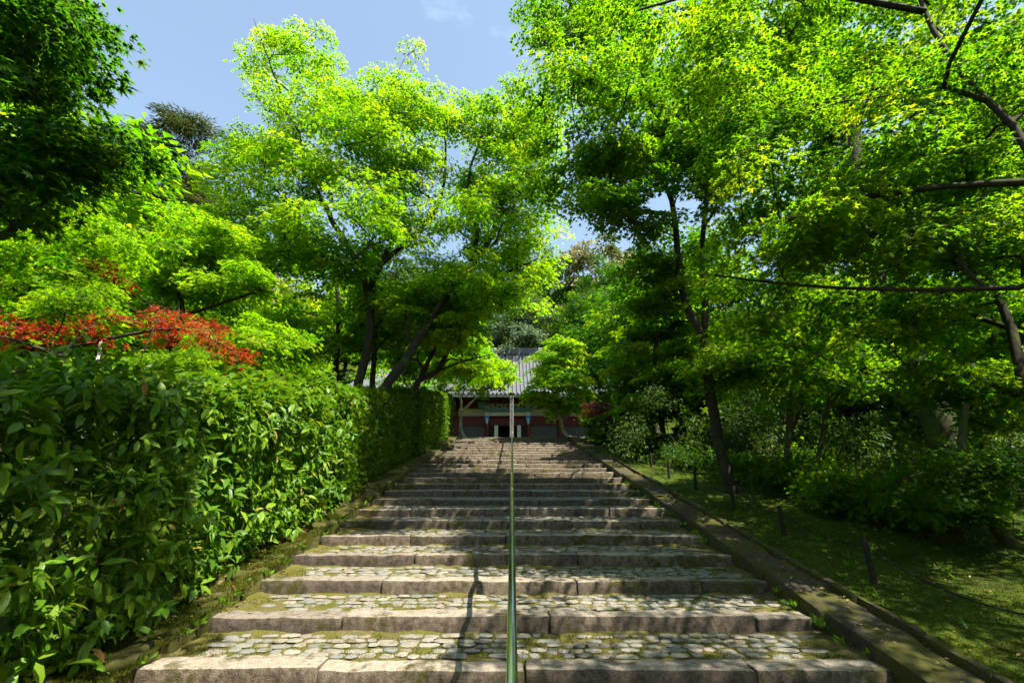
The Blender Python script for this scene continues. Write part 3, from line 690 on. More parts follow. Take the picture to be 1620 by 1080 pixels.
for sx in (-1, 1):
    x = TX + sx * 1.70; z0, z1 = tz(671, TY - .3), tz(641, TY - .3)
    pb = part('pillar_sleeve', 'white', [((x, TY - 0.30, (z0 + z1) / 2 + 0.2), (0.36, 0.10, z1 - z0 - 0.4))])
    part('blue_band', 'blue', [((x, TY - 0.36, z0 + 0.62), (0.36, 0.04, 0.16)), ((x - 0.11, TY - 0.36, z0 + 0.38), (0.10, 0.04, 0.32)), ((x + 0.11, TY - 0.36, z0 + 0.38), (0.10, 0.04, 0.32))], pb).location = (0, 0, 0)
    m_ = MB(); m_.add([(x - .18, TY - .345, z0 + .402), (x + .18, TY - .345, z0 + .402), (x, TY - .345, z0 - .02), (x - .18, TY - .255, z0 + .402), (x + .18, TY - .255, z0 + .402), (x, TY - .255, z0 - .02)], [(0, 2, 1), (3, 4, 5), (0, 3, 5, 2), (1, 2, 5, 4)])
    m_.build('sleeve_point', M['white'], pb, 0, hb)
    part('bracket', 'teal', [((TX + sx * 2.15, TY - 0.5, tz(644)), (0.6, 0.28, 0.3)), ((TX + sx * 2.0, TY - 0.5, tz(639)), (0.9, 0.28, 0.22))])
ze = tz(624, TY - 2.4); zt = tz(560, TY + 6.0)
n = 44
part('eave_fascia', 'white', [((TX, TY - 2.35, ze - 0.10), (27, 0.10, 0.20))])
for j in range(n):
    part('rafter', 'vermilion', [((TX - 13 + 26 * (j + 0.5) / n, TY - 1.3, ze - 0.16), (0.14, 2.2, 0.16))])
def roof_pt(u, x):                        # u: 0 eave .. 1 ridge; concave profile
    up = 0.35 * (abs(x) / 13.5) ** 3
    return np.array([TX + x, TY - 2.5 + 8.5 * u, ze + (zt - ze) * (0.55 * u + 0.45 * u * u) + up * (1 - u)])
us = np.linspace(0, 1, 12); xs = np.linspace(-13.5, 13.5, 40)
V = np.array([roof_pt(u, x) for u in us for x in xs]); ii = np.arange(11)[:, None] * 40 + np.arange(39)[None]
V2 = V * np.array([1, -1, 1]) + np.array([0, 2 * (TY + 6.0), 0])
Fq = np.stack([ii, ii + 1, ii + 41, ii + 40], -1).reshape(-1, 4)
roof = new_obj('roof', mesh_np('roof', np.concatenate([V, V2, V - [0, 0, 0.16]]) - hb, np.concatenate([Fq, Fq[:, ::-1] + len(V), Fq[:, ::-1] + 2 * len(V)]), 4, None, True), hall, M['tile_dark'])
P0 = np.array([roof_pt(u, 0) for u in us]); P0[:, 0] = 0
v, f = tube_np(P0 - hb * np.array([0, 1, 1]), np.full(12, 0.085), 8)
rowme = mesh_np('tile_row', v, f, 4, None, True); rowme.materials.append(M['tile'])
for j in range(82):
    o = bpy.data.objects.new('tile_row', rowme); COL.objects.link(o); o.parent = roof
    x = -13.3 + 26.6 * j / 81; o.location = (x, 0, 0.05 + 0.12 * (abs(x) / 13.5) ** 3)
m_ = MB(); m_.box((TX, TY + 6.0, zt + 0.18), (27.2, 0.5, 0.5)); m_.build('ridge', M['tile_dark'], roof, 0, hb)
m_ = MB(); m_.tube([(TX - 13.7, TY + 6.0, zt + 0.50), (TX + 13.7, TY + 6.0, zt + 0.50)], 0.17, 10); m_.build('ridge_cap', M['tile'], roof, 0, hb, True)
for j in range(50):
    x = TX - 13 + 26 * j / 49
    MB().tube([(x, TY + 5.72, zt + 0.02), (x, TY + 5.60, zt - 0.02)], 0.12, 8).build('ridge_end_tile', M['tile_dark'], roof, 0, hb)

# sign post with a column of brushed characters at the stair head
sp = at(809.5, 690, 24.6); sw = 0.21
post = empty('sign_post', (sp[0], 24.6, ZTOP)); tag(post, 'tall weathered grey square post with a column of dark written characters', 'sign post'); pb = np.array(post.location)
zt_ = float(at(809, 624, 24.6)[2])
MB().box((sp[0], 24.6, (ZTOP + zt_) / 2), (sw, sw, zt_ - ZTOP)).build('shaft', M['signwood'], post, 0.01, pb)
m_ = MB(); c = np.array([sp[0], 24.6, zt_]); hw = sw * 0.62
m_.add([c + [-hw, -hw, 0], c + [hw, -hw, 0], c + [hw, hw, 0], c + [-hw, hw, 0], c + [-hw, -hw, .06], c + [hw, -hw, .06], c + [hw, hw, .06], c + [-hw, hw, .06], c + [0, 0, .22]],
       [(0, 3, 2, 1), (0, 1, 5, 4), (1, 2, 6, 5), (2, 3, 7, 6), (3, 0, 4, 7), (4, 5, 8), (5, 6, 8), (6, 7, 8), (7, 4, 8)]); m_.build('cap', M['dark_post'], post, 0, pb)
r = random.Random(3)
for k in range(11):
    zc = zt_ - 0.22 - k * 0.235; m_ = MB(); y = 24.6 - sw / 2 - 0.003
    for q in range(r.choice((3, 4))): m_.box((sp[0] + r.uniform(-.012, .012), y, zc - 0.05 + q * 0.042), (r.uniform(.04, .09), 0.006, 0.010))
    for q in range(r.choice((1, 2))): m_.box((sp[0] + r.uniform(-.04, .04), y - 0.001, zc), (0.010, 0.006, r.uniform(.06, .10)))
    m_.build('character', M['ink'], post, 0, pb)

# ================================================================== hedges
def hedge(name, label, xf, xb, ya, yb, h, shoots, per, kind, size, mat, seed, singles=0, jit=0.12, skirt=0.22, trim=0.05, group=None, inner=0.3, wall_end=True):
    g = np.random.default_rng(seed); base = np.array([(xf + xb) / 2, (ya + yb) / 2, float(slope((ya + yb) / 2))])
    root = empty(name, base); tag(root, label, 'hedge', group)
    Lh = yb - ya; W = xf - xb
    a_face = Lh * h; a_top = Lh * W; a_end = W * h * 2
    pr = np.array([a_face, a_top, a_end]); pr /= pr.sum(); n = int(shoots * (a_face + a_top + a_end))
    which = g.choice(3, n, p=pr)
    y = g.uniform(ya, yb, n); zz = g.uniform(skirt, h, n); x = g.uniform(xb, xf, n)
    P = np.zeros((n, 3)); N = np.zeros((n, 3))
    f0, f1, f2 = which == 0, which == 1, which == 2
    P[f0] = np.stack([np.full(f0.sum(), xf), y[f0], zz[f0]], 1); N[f0] = (1, 0, 0)
    P[f1] = np.stack([x[f1], y[f1], np.full(f1.sum(), h)], 1); N[f1] = (0, 0, 1)
    e = np.where(g.random(n) < 0.7, ya, yb); P[f2] = np.stack([x[f2], e[f2], zz[f2]], 1); N[f2] = np.stack([np.zeros(f2.sum()), np.where(e[f2] == ya, -1, 1), np.zeros(f2.sum())], 1)
    # round the top edge, bulge, push some shoots inward
    ed = np.clip(1 - (h - P[:, 2]) / 0.35, 0, 1) * np.clip(1 - (xf - P[:, 0]) / 0.35, 0, 1); P[:, 0] -= 0.13 * ed; P[:, 2] -= 0.13 * ed
    bul = jit * (vnoise(P, seed, 1.4) + 0.6 * vnoise(P, seed + 2, 3.5)) + g.normal(size=n) * trim
    dep = g.exponential(inner * 0.35, n); P += N * (bul - dep)[:, None]
    P[:, 2] += np.clip(0.12 * vnoise(np.stack([P[:, 1], P[:, 0], P[:, 2] * 0], 1), seed + 5, 2.2), -0.1, 0.1) * (P[:, 2] > h * 0.7)
    if singles:                               # open gaps in the leaf wall
        ok = (vnoise(P, seed + 8, 2.3) + 0.5 * vnoise(P, seed + 11, 5.0) > -0.54) | (P[:, 2] > h - 0.15); P, N = P[ok], N[ok]; n = len(P)
    P[:, 2] += slope(P[:, 1])
    sd = N * 0.8 + np.array([0, 0, 0.45]) + g.normal(size=(n, 3)) * 0.45; sd /= np.linalg.norm(sd, axis=1)[:, None]
    m = np.maximum(2, g.poisson(per, n)); si = np.repeat(np.arange(n), m); k = len(si)
    u = g.random(k); th = g.random(k) * 6.283
    A = np.cross(sd, g.normal(size=(n, 3))); A /= np.linalg.norm(A, axis=1)[:, None]; B = np.cross(sd, A)
    rad = A[si] * np.cos(th)[:, None] + B[si] * np.sin(th)[:, None]
    Q = P[si] - sd[si] * (u * size * 1.3)[:, None] + rad * 0.01
    T = rad * 0.85 + sd[si] * (0.55 - 0.5 * u)[:, None] + np.array([0, 0, -0.45]) + g.normal(size=(k, 3)) * 0.15
    NN = sd[si] * 0.7 + np.array([0, 0, 0.8]) + g.normal(size=(k, 3)) * 0.2
    S = size * np.clip(g.normal(1, 0.28, k), 0.4, 1.5)
    tone = np.clip(0.42 + g.normal(0, 0.15, n)[si] + g.normal(0, 0.13, k) + 0.18 * (u < 0.3), 0, 0.97); tone = np.where(g.random(k) < 0.002, 1.0, tone)
    Fm = leaf_frames(T, NN)
    if singles:
        xx, yy, z = screen(Q); vis = np.where((z > 0.3) & (xx > 10) & (yy > 0) & (yy < 1070) & (Q[:, 0] > xf - 0.12))[0]
        pick = vis[np.argsort(z[vis] / S[vis])[:singles]]; single_leaves(root, base, kind, mat, Q[pick], Fm[pick], S[pick], tone[pick])
        kp = np.ones(k, bool); kp[pick] = False; Q, Fm, S, tone = Q[kp], Fm[kp], S[kp], tone[kp]
    o = new_obj('foliage', leaves_mesh('foliage', kind, Q - base, Fm, S, tone), root, mat); o['kind'] = 'stuff'
    # woody stems, one mesh each, with side twigs
    r = random.Random(seed); yy = ya + 0.25
    while yy < yb:
        m_ = MB(); x0 = (xf + xb) / 2 + r.uniform(-.25, .35) * W * 0.6; z0 = float(slope(yy))
        top = [(x0 + r.uniform(-.15, .15), yy + r.uniform(-.15, .15), z0 + h * q) for q in (0.3, 0.6, 0.93)]
        m_.tube([(x0, yy, z0 - 0.1)] + top, [0.028, 0.022, 0.015, 0.006], 6)
        for q in range(9):
            u_ = r.uniform(0.12, 0.9); p = np.array([x0, yy, z0 + h * u_]); e_ = p + np.array([r.uniform(-.3, 1.0) * W * 0.45, r.uniform(-.35, .35), r.uniform(0.05, 0.4)])
            e_[0] = min(e_[0], xf - 0.1); e_[2] = min(e_[2], z0 + h - 0.05); m_.tube([p, (p + e_) / 2 + [0, 0, 0.05], e_], [0.010, 0.007, 0.003], 4, False)
        m_.build('stem', M['bark_brown'], root, 0, base, True); yy += r.uniform(0.5, 0.8)
    STATS.append((name, n, k, len(o.data.polygons)))
    return root
hedge('leafy_hedge', 'tall near hedge of large glossy pointed green leaves left of the stairs', -2.78, -4.5, 1.9, 8.6, 2.14, 190, 6.5, 'ovate', 0.112, M['hedge'], 21, 300, 0.20, 0.16, 0.07, inner=0.9)
hedge('clipped_hedge', 'shaded clipped small leaved hedge just beyond the big leaved hedge', -3.12, -4.3, 9.0, 14.9, 2.16, 310, 6, 'quad', 0.066, M['hedge'], 22, 0, 0.05, 0.12, 0.03)
hedge('clipped_hedge', 'farthest clipped hedge on the left, at the head of the stairs', -2.96, -4.2, 15.1, 23.2, 2.25, 200, 6, 'quad', 0.088, M['hedge'], 23, 0, 0.06, 0.12, 0.04)

# ================================================================== trees
def gp(x, y): return np.array([x, y, float(gz(x, y))])
def root_at(p, dx=0, dy=0): return gp(p[0] + dx, p[1] + dy)
def F_(seed, *a, **k): return fill_lobes(random.Random(seed), *a, **k)

# ---- the big maples left of the stairs
b0 = root_at(at(562, 640, 13.2))
build_tree('maple_tree', 'largest bright green maple with forked dark trunk behind the left hedges', 'maple', b0,
    [([b0, at(566, 620, 13.2), at(586, 520, 13.1), at(580, 462, 13.0), at(556, 400, 12.5), at(510, 320, 12), at(462, 200, 11.2), at(425, 95, 10.6), at(402, 30, 10.3)], 0.16, 0.006),
     ([at(580, 462, 13.0), at(602, 420, 12.8), at(640, 330, 12.4), at(612, 235, 11.8), at(560, 150, 11.2)], 0.10, 0.025),
     ([at(602, 420, 12.8), at(690, 330, 12.2), at(705, 230, 11.8), at(690, 160, 11.4)], 0.08, 0.02),
     ([at(556, 400, 12.5), at(470, 370, 11.8), at(380, 340, 11.2)], 0.07, 0.02)],
    F_(1, [(385, 80), (420, 45), (485, 28), (522, 55), (548, 118), (600, 108), (655, 100), (700, 135), (735, 200), (720, 330), (650, 420), (540, 450), (440, 450), (330, 440), (275, 370), (330, 300), (335, 240), (400, 200), (405, 150)], 11.6, 2.2, 0.85, 0.60, n_max=135)
    + [(at(560, 330, 9.8), 1.1), (at(470, 340, 10), .9), (at(620, 365, 10), .9), (at(655, 78, 11.4), .28), (at(500, 45, 10.6), .4), (at(405, 100, 10.6), .4)],
    M['maple_light'], M['bark'], 'maple3', 0.098, 62, 0.40, 0.52, seed=31, flat=0.5)
b0 = root_at(at(588, 655, 12.4))
build_tree('maple_tree', 'bright green maple with thick trunk leaning right towards the stairs', 'maple', b0,
    [([b0, at(604, 625, 12.4), at(640, 572, 12.4), at(666, 530, 12.4), at(706, 470, 12.3), at(742, 425, 12.2), at(775, 380, 12), at(800, 300, 11.6), at(815, 200, 11.4)], 0.17, 0.02),
     ([at(742, 425, 12.2), at(755, 370, 12), at(740, 290, 11.6), at(770, 190, 11.4)], 0.08, 0.02),
     ([at(706, 470, 12.3), at(780, 440, 12.0), at(850, 410, 11.8)], 0.06, 0.02),
     ([at(650, 555, 12.4), at(640, 500, 12.2), at(650, 450, 12)], 0.04, 0.015)],
    F_(2, [(700, 135), (760, 140), (805, 120), (850, 160), (890, 205), (895, 290), (878, 390), (862, 462), (800, 490), (700, 510), (640, 440), (690, 360), (735, 260)], 11.8, 1.9, 0.8, 0.60, n_max=85)
    + [(at(805, 130, 11.4), .35), (at(740, 150, 11.4), .5)],
    M['maple_light'], M['bark'], 'maple3', 0.098, 66, 0.40, 0.52, seed=32, flat=0.5)
b0 = root_at(at(662, 640, 15.0), -0.75)
build_tree('maple_tree', 'maple with curved double trunk at the far end of the left hedges', 'maple', b0,
    [([b0, at(655, 620, 15), at(664, 600, 15), at(692, 588, 15), at(706, 560, 15), at(713, 530, 15), at(740, 480, 14.8), at(770, 440, 14.5)], 0.15, 0.03),
     ([at(664, 600, 15), at(678, 570, 15), at(690, 545, 15), at(676, 510, 14.8), at(660, 470, 14.6)], 0.09, 0.02),
     ([at(692, 588, 15), at(730, 572, 14.6), at(780, 560, 14.2)], 0.04, 0.015)],
    F_(3, [(640, 440), (720, 430), (765, 440), (770, 490), (750, 540), (720, 560), (640, 530), (580, 500)], 13.8, 1.8, 0.8, 0.66, n_max=44)
    + F_(34, [(600, 525), (780, 520), (775, 590), (700, 606), (620, 590)], 16.8, 1.4, 0.6, 0.62, n_max=40)
    + [(at(x_, y_, d_), 0.6) for x_, y_, d_ in ((585, 592, 18), (615, 578, 18.4), (640, 600, 18), (672, 585, 18.5), (705, 598, 19), (742, 578, 19), (770, 600, 19.4), (612, 610, 18), (640, 585, 18.2), (725, 560, 18.5), (660, 560, 18))],
    M['maple_light'], M['bark'], 'maple3', 0.12, 85, 0.42, 0.52, seed=33, flat=0.38)
b0 = root_at(at(528, 640, 15.5))
build_tree('maple_tree', 'slender straight trunked maple behind the big forked maple', 'maple', b0,
    [([b0, at(530, 600, 15.5), at(534, 540, 15.5), at(536, 480, 15.5), at(530, 430, 15.4), at(545, 360, 15.2)], 0.12, 0.04), ([at(534, 540, 15.5), at(500, 500, 15), at(460, 490, 14.6)], 0.05, 0.02),
     ([at(536, 500, 15.5), at(590, 500, 15.3), at(640, 495, 15.2)], 0.05, 0.02)],
    F_(4, [(420, 470), (520, 450), (600, 440), (660, 470), (650, 540), (590, 560), (480, 580), (400, 560)], 15.0, 2.0, 0.85, 0.66, n_max=38),
    M['maple_light'], M['bark'], 'maple3', 0.125, 85, 0.44, 0.56, seed=34, flat=0.38)
b0 = root_at(at(585, 640, 15.0))
build_tree('maple_tree', 'young maple stem standing between the forked and the leaning trunks', 'maple', b0,
    [([b0, at(590, 600, 15), at(592, 560, 15), at(600, 520, 15), at(610, 470, 15)], 0.13, 0.05), ([at(592, 560, 15), at(606, 540, 14.8), at(640, 520, 14.6)], 0.05, 0.02)],
    F_(5, [(560, 470), (640, 450), (690, 500), (660, 560), (600, 560), (550, 540)], 14.8, 1.2, 0.8, 0.8, n_max=10),
    M['maple'], M['bark'], 'maple3', 0.11, 60, 0.4, 0.55, seed=35, flat=0.38)

# ---- left garden
b0 = root_at(at(408, 640, 15.5))
build_tree('lichen_tree', 'tree with pale lichen blotched trunk rising behind the red maple', 'tree', b0,
    [([b0, at(415, 570, 15.5), at(428, 520, 15.5), at(436, 460, 15.5), at(440, 400, 15.4), at(446, 350, 15.3)], 0.19, 0.09)],
    F_(6, [(330, 330), (470, 300), (520, 360), (480, 430), (360, 420)], 16, 1.8, 1.0, 0.8, n_max=14),
    M['maple'], M['bark_pale'], 'maple3', 0.115, 80, 0.44, 0.6, seed=36, flat=0.38)
b0 = gp(-5.6, 2.6)
build_tree('overhanging_maple', 'dark shaded maple reaching in over the hedge at upper left', 'maple', b0,
    [([b0, (-5.5, 2.6, 1.5), (-5.1, 2.7, 3.0), (-4.7, 2.8, 4.2), (-4.2, 2.8, 5.4), (-3.4, 2.5, 6.6)], 0.14, 0.04),
     ([(-5.1, 2.7, 3.0), at(-40, 385, 3.0), at(40, 340, 3.1), at(120, 280, 3.2), at(200, 240, 3.3)], 0.05, 0.012),
     ([(-4.7, 2.8, 4.2), at(20, 150, 2.9), at(100, 90, 3.0)], 0.05, 0.012),
     ([(-4.2, 2.8, 5.4), (-3.0, 1.6, 6.0), (-1.8, 0.8, 6.4)], 0.06, 0.02)],
    F_(7, [(-60, -40), (140, -40), (165, 60), (150, 110), (90, 170), (60, 200), (-60, 200)], 3.0, 0.5, 0.36, 0.75, n_max=22)
    + F_(8, [(-60, 200), (90, 195), (190, 195), (240, 235), (215, 262), (150, 285), (40, 330), (-60, 350)], 3.2, 0.5, 0.34, 0.72, n_max=22)
    + [(np.array([-2.4 + 1.0 * i + 0.2 * j, 0.3 + 0.9 * j, 6.0 + 0.3 * ((i * 7 + j * 3) % 3)]), 0.72) for i in range(3) for j in range(3)]  # unseen overhead pads, added to shade the near hedge
    + [(np.array([-4.6, 2.2, 5.6]), 0.7), (np.array([-4.2, 1.6, 5.2]), 0.6)],
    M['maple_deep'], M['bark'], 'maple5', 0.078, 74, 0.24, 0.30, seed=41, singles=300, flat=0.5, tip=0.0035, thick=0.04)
b0 = gp(-8.2, 7.4)
build_tree('maple_tree', 'fresh green maple at the left edge below the dark overhanging boughs', 'maple', b0,
    [([b0, (-8.1, 7.4, 2.2), at(40, 470, 7.6), at(90, 400, 7.8), at(130, 350, 7.8)], 0.11, 0.03), ([at(40, 470, 7.6), at(-40, 420, 7.4), at(-80, 380, 7.2)], 0.05, 0.02)],
    F_(9, [(-60, 340), (110, 300), (230, 315), (245, 370), (215, 430), (150, 480), (60, 520), (-60, 520)], 7.8, 1.2, 0.62, 0.75, n_max=40),
    M['maple_light'], M['bark'], 'maple5', 0.082, 80, 0.3, 0.42, seed=42, flat=0.42, tip=0.004)
b0 = gp(-6.9, 9.4)
build_tree('maple_tree', 'yellow green maple above the red foliage on the left', 'maple', b0,
    [([b0, at(260, 580, 9.5), at(290, 500, 9.6), at(280, 440, 9.8), at(310, 380, 9.8)], 0.09, 0.03), ([at(290, 500, 9.6), at(380, 470, 9.6), at(440, 450, 9.6)], 0.05, 0.02)],
    F_(10, [(190, 410), (250, 390), (290, 330), (370, 330), (430, 420), (460, 480), (380, 500), (300, 480), (220, 470)], 9.8, 1.3, 0.66, 0.75, n_max=36)
    + F_(11, [(320, 520), (440, 500), (520, 560), (480, 600), (400, 590), (240, 560)], 9.4, 0.8, 0.55, 0.75, n_max=16),
    M['maple_light'], M['bark'], 'maple3', 0.098, 100, 0.34, 0.45, seed=43, flat=0.40, tip=0.004)
b0 = gp(-6.3, 6.9)
build_tree('red_maple', 'red leaved maple spreading above the near hedge', 'maple', b0,
    [([b0, at(95, 600, 6.9), at(110, 550, 6.9), at(140, 520, 7.0)], 0.06, 0.03), ([at(110, 550, 6.9), at(200, 530, 7.1), at(290, 520, 7.3), at(370, 555, 7.4)], 0.035, 0.012), ([at(95, 570, 6.9), at(30, 540, 6.8), at(-30, 525, 6.8)], 0.035, 0.012)],
    F_(12, [(-40, 500), (60, 490), (120, 478), (190, 490), (270, 482), (330, 498), (365, 535), (415, 580), (330, 566), (290, 545), (150, 552), (-40, 550)], 7.2, 0.9, 0.22, 0.66, n_max=48)
    + [(at(168, 425, 7.4), .20), (at(185, 440, 7.4), .16), (at(290, 500, 7.2), .25), (at(330, 540, 7.2), .3), (at(375, 566, 7.2), .26)],
    M['maple_red'], M['bark'], 'maple5', 0.066, 21, 0.24, 0.26, seed=44, flat=0.4, rbias=0.14, tip=0.0035, thick=0.03)
b0 = gp(-5.2, 6.0)
build_tree('young_maple', 'young green maple with thin slanting stems in front of the red maple', 'maple', b0,
    [([b0, at(215, 590, 6.0), at(235, 540, 6.0), at(250, 500, 6.1)], 0.02, 0.010), ([gp(-5.2, 6.0) + [0, 0, .6], at(75, 580, 5.8), at(95, 520, 5.8), at(115, 460, 5.9)], 0.02, 0.010)],
    F_(13, [(40, 470), (130, 440), (200, 460), (190, 500), (110, 500), (40, 510)], 6.0, 0.5, 0.32, 0.8, n_max=14) + F_(14, [(150, 560), (330, 555), (380, 590), (180, 590)], 6.2, 0.4, 0.28, 0.8, n_max=12),
    M['maple'], M['bark'], 'maple5', 0.062, 42, 0.22, 0.34, seed=45, flat=0.38, tip=0.0035)
m_ = MB(); p0 = at(172, 600, 7.0); p1 = at(160, 540, 7.0); gpz = gp(p0[0], p0[1])
pole = m_.tube([gpz - [0, 0, .1], p1], 0.022, 10).build('support_pole', M['white'], None, 0, gpz, True); pole.location = gpz
tag(pole, 'thin white support pole poking up behind the near hedge', 'pole')

# ---- right side
b0 = gp(4.25, 9.2)
build_tree('maple_tree', 'tall maple on the right with dark trunk leaning from the moss bank beside the stairs', 'maple', b0,
    [([b0, at(1142, 720, 9.2), at(1126, 640, 9.1), at(1112, 540, 9.0), at(1082, 470, 8.9), at(1072, 400, 8.8), at(1068, 340, 8.7), at(1040, 270, 8.5), at(985, 200, 8.3), at(930, 110, 8.1), at(900, 50, 8)], 0.115, 0.012),
     ([at(1112, 540, 9.0), at(1115, 480, 8.9), at(1110, 400, 8.8), at(1120, 300, 8.5), at(1135, 180, 8.2), at(1100, 60, 8)], 0.07, 0.012),
     ([at(1068, 340, 8.7), at(1000, 330, 8.6), at(940, 300, 8.5), at(890, 290, 8.5)], 0.055, 0.015),
     ([at(1120, 300, 8.5), at(1060, 220, 8.2), at(1030, 120, 7.8), at(990, 40, 7.5)], 0.06, 0.02)],
    F_(20, [(825, 20), (870, -40), (1010, -60), (1180, -60), (1190, 120), (1185, 290), (1150, 370), (1060, 385), (975, 365), (905, 340), (880, 300), (890, 215), (940, 200), (930, 130), (850, 90)], 7.8, 1.4, 0.70, 0.78, n_max=64)
    + [(at(x_, y_, 8.2), 0.5) for x_, y_ in ((918, 318), (950, 345), (985, 352), (1020, 362), (935, 280), (905, 250))]
    + [(np.array([0.9 + 1.1 * (k % 5), 5.4 + 0.9 * (k // 5), 7.2 + 0.35 * ((k * 7) % 4)]), 0.72) for k in range(20)],
    M['maple'], M['bark'], 'maple3', 0.088, 110, 0.34, 0.46, seed=51, flat=0.40, tip=0.0045)
b0 = gp(5.9, 9.7)
build_tree('maple_tree', 'slender multi stemmed maple with forked thin trunks on the right bank', 'maple', b0,
    [([b0, at(1245, 740, 9.7), at(1250, 660, 9.6), at(1245, 590, 9.6), at(1260, 530, 9.5), at(1258, 460, 9.3)], 0.075, 0.035),
     ([b0 + [0, 0, .15], at(1285, 765, 9.3), at(1300, 690, 9.3), at(1318, 600, 9.3), at(1322, 520, 9.2), at(1330, 450, 9)], 0.055, 0.025),
     ([at(1318, 640, 9.3), at(1345, 600, 9.2), at(1370, 560, 9.1)], 0.025, 0.01),
     ([at(1247, 690, 9.7), at(1268, 640, 9.6), at(1275, 560, 9.5)], 0.04, 0.02)],
    F_(21, [(1060, 540), (1160, 500), (1280, 470), (1400, 480), (1440, 560), (1380, 620), (1280, 640), (1180, 640), (1090, 620)], 8.9, 1.2, 0.65, 0.8, n_max=36),
    M['maple'], M['bark_brown'], 'maple5', 0.088, 85, 0.32, 0.44, seed=52, flat=0.36, tip=0.004)
b0 = gp(8.9, 9.3)
build_tree('old_tree', 'massive mossy trunked old tree deep in the right hand wood', 'tree', b0,
    [([b0, at(1500, 740, 9.3), at(1478, 650, 9.3), at(1440, 570, 9.3), at(1400, 480, 9.3), at(1370, 380, 9.3), at(1350, 200, 9.2)], 0.30, 0.14), ([at(1440, 570, 9.3), at(1500, 480, 9.4), at(1560, 420, 9.4)], 0.14, 0.06)],
    F_(22, [(1150, 150), (1300, -80), (1640, -80), (1640, 360), (1500, 420), (1300, 420), (1180, 330)], 11.5, 1.5, 1.2, 0.85, n_max=34),
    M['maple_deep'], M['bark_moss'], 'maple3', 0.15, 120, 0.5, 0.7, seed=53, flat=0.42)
b0 = gp(6.15, 6.1)
build_tree('young_maple', 'low spreading maple with pale brown trunk by the right edge of the moss bank', 'maple', b0,
    [([b0, at(1562, 815, 6.1), at(1545, 760, 6.0), at(1520, 700, 6.0), at(1530, 640, 6)], 0.085, 0.04), ([at(1545, 760, 6.0), at(1480, 745, 5.9), at(1420, 760, 5.8)], 0.025, 0.01)],
    F_(23, [(1380, 770), (1440, 720), (1540, 700), (1640, 710), (1640, 800), (1540, 830), (1430, 820)], 6.0, 0.6, 0.40, 0.75, n_max=22),
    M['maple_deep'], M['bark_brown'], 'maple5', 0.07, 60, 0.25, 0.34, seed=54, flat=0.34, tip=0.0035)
b0 = gp(6.6, 2.9)
build_tree('overhanging_maple', 'near maple whose sunlit star leaved boughs fill the upper right corner', 'maple', b0,
    [([b0, (6.5, 2.9, 1.6), (6.1, 3.1, 3.0), at(1710, 330, 3.4), at(1600, 195, 3.6), at(1530, 130, 3.7), at(1475, 45, 3.8), at(1420, -30, 3.9), (2.8, 3.8, 7.6)], 0.06, 0.012),
     ([at(1660, 290, 3.6), at(1500, 295, 3.9), at(1380, 310, 4.1), at(1290, 330, 4.3), at(1200, 370, 4.5)], 0.04, 0.012),
     ([at(1720, 380, 3.4), at(1650, 440, 3.6), at(1560, 456, 3.9), at(1400, 458, 4.3), at(1250, 450, 4.7), at(1130, 435, 5.0)], 0.035, 0.012),
     ([at(1540, 150, 3.5), at(1440, 128, 3.8), at(1300, 165, 4.2), at(1200, 160, 4.5)], 0.03, 0.010),
     ([at(1430, 0, 3.7), (3.0, 4.0, 7.2), (1.8, 4.6, 7.6)], 0.04, 0.015)],
    F_(24, [(1085, 60), (1150, -60), (1340, -60), (1340, 160), (1250, 260), (1130, 290), (1090, 200)], 4.6, 0.8, 0.40, 0.74, n_max=36)
    + F_(25, [(1340, -60), (1680, -60), (1680, 260), (1480, 300), (1340, 260)], 4.1, 0.7, 0.40, 0.74, n_max=36)
    + F_(26, [(1090, 300), (1340, 250), (1680, 280), (1680, 440), (1500, 450), (1300, 440), (1130, 400)], 4.6, 0.8, 0.42, 0.70, n_max=52)
    + [(np.array([3.3 + 0.9 * (k % 4), 0.5 + 0.8 * (k // 4), 6.0 + 0.4 * ((k * 5) % 3)]), 0.60) for k in range(12)]  # unseen pads added overhead to shade the right side of the near treads
    + [(np.array([5.9 + 1.0 * (k % 4), 1.5 + 1.05 * (k // 4), 4.8 + 0.3 * ((k * 7) % 4)]), 0.70) for k in range(20)],  # extra pads added out here to shade the moss bank
    M['maple'], M['bark'], 'maple5', 0.071, 66, 0.27, 0.34, seed=55, singles=300, flat=0.42, tip=0.0035, thick=0.04)
b0 = gp(7.4, 5.4)
build_tree('maple_tree', 'layered green maple under the near boughs at the right', 'maple', b0,
    [([b0, (7.3, 5.4, 2.0), at(1640, 640, 5.6), at(1600, 520, 5.8), at(1560, 430, 6)], 0.10, 0.04), ([at(1640, 640, 5.6), at(1560, 605, 6.0), at(1480, 580, 6.2), at(1400, 590, 6.4)], 0.035, 0.012), ([at(1600, 520, 5.8), at(1500, 490, 6.2), at(1350, 480, 6.6), at(1200, 470, 7)], 0.04, 0.012)],
    F_(27, [(1060, 410), (1150, 385), (1330, 420), (1660, 430), (1660, 560), (1480, 560), (1340, 540), (1180, 540), (1080, 500)], 6.6, 1.0, 0.52, 0.74, n_max=44)
    + F_(28, [(1420, 560), (1660, 560), (1660, 680), (1560, 700), (1450, 640)], 6.4, 0.7, 0.45, 0.75, n_max=16),
    M['maple'], M['bark'], 'maple5', 0.088, 65, 0.29, 0.38, seed=56, flat=0.36, tip=0.004)
b0 = gp(5.4, 15.0)
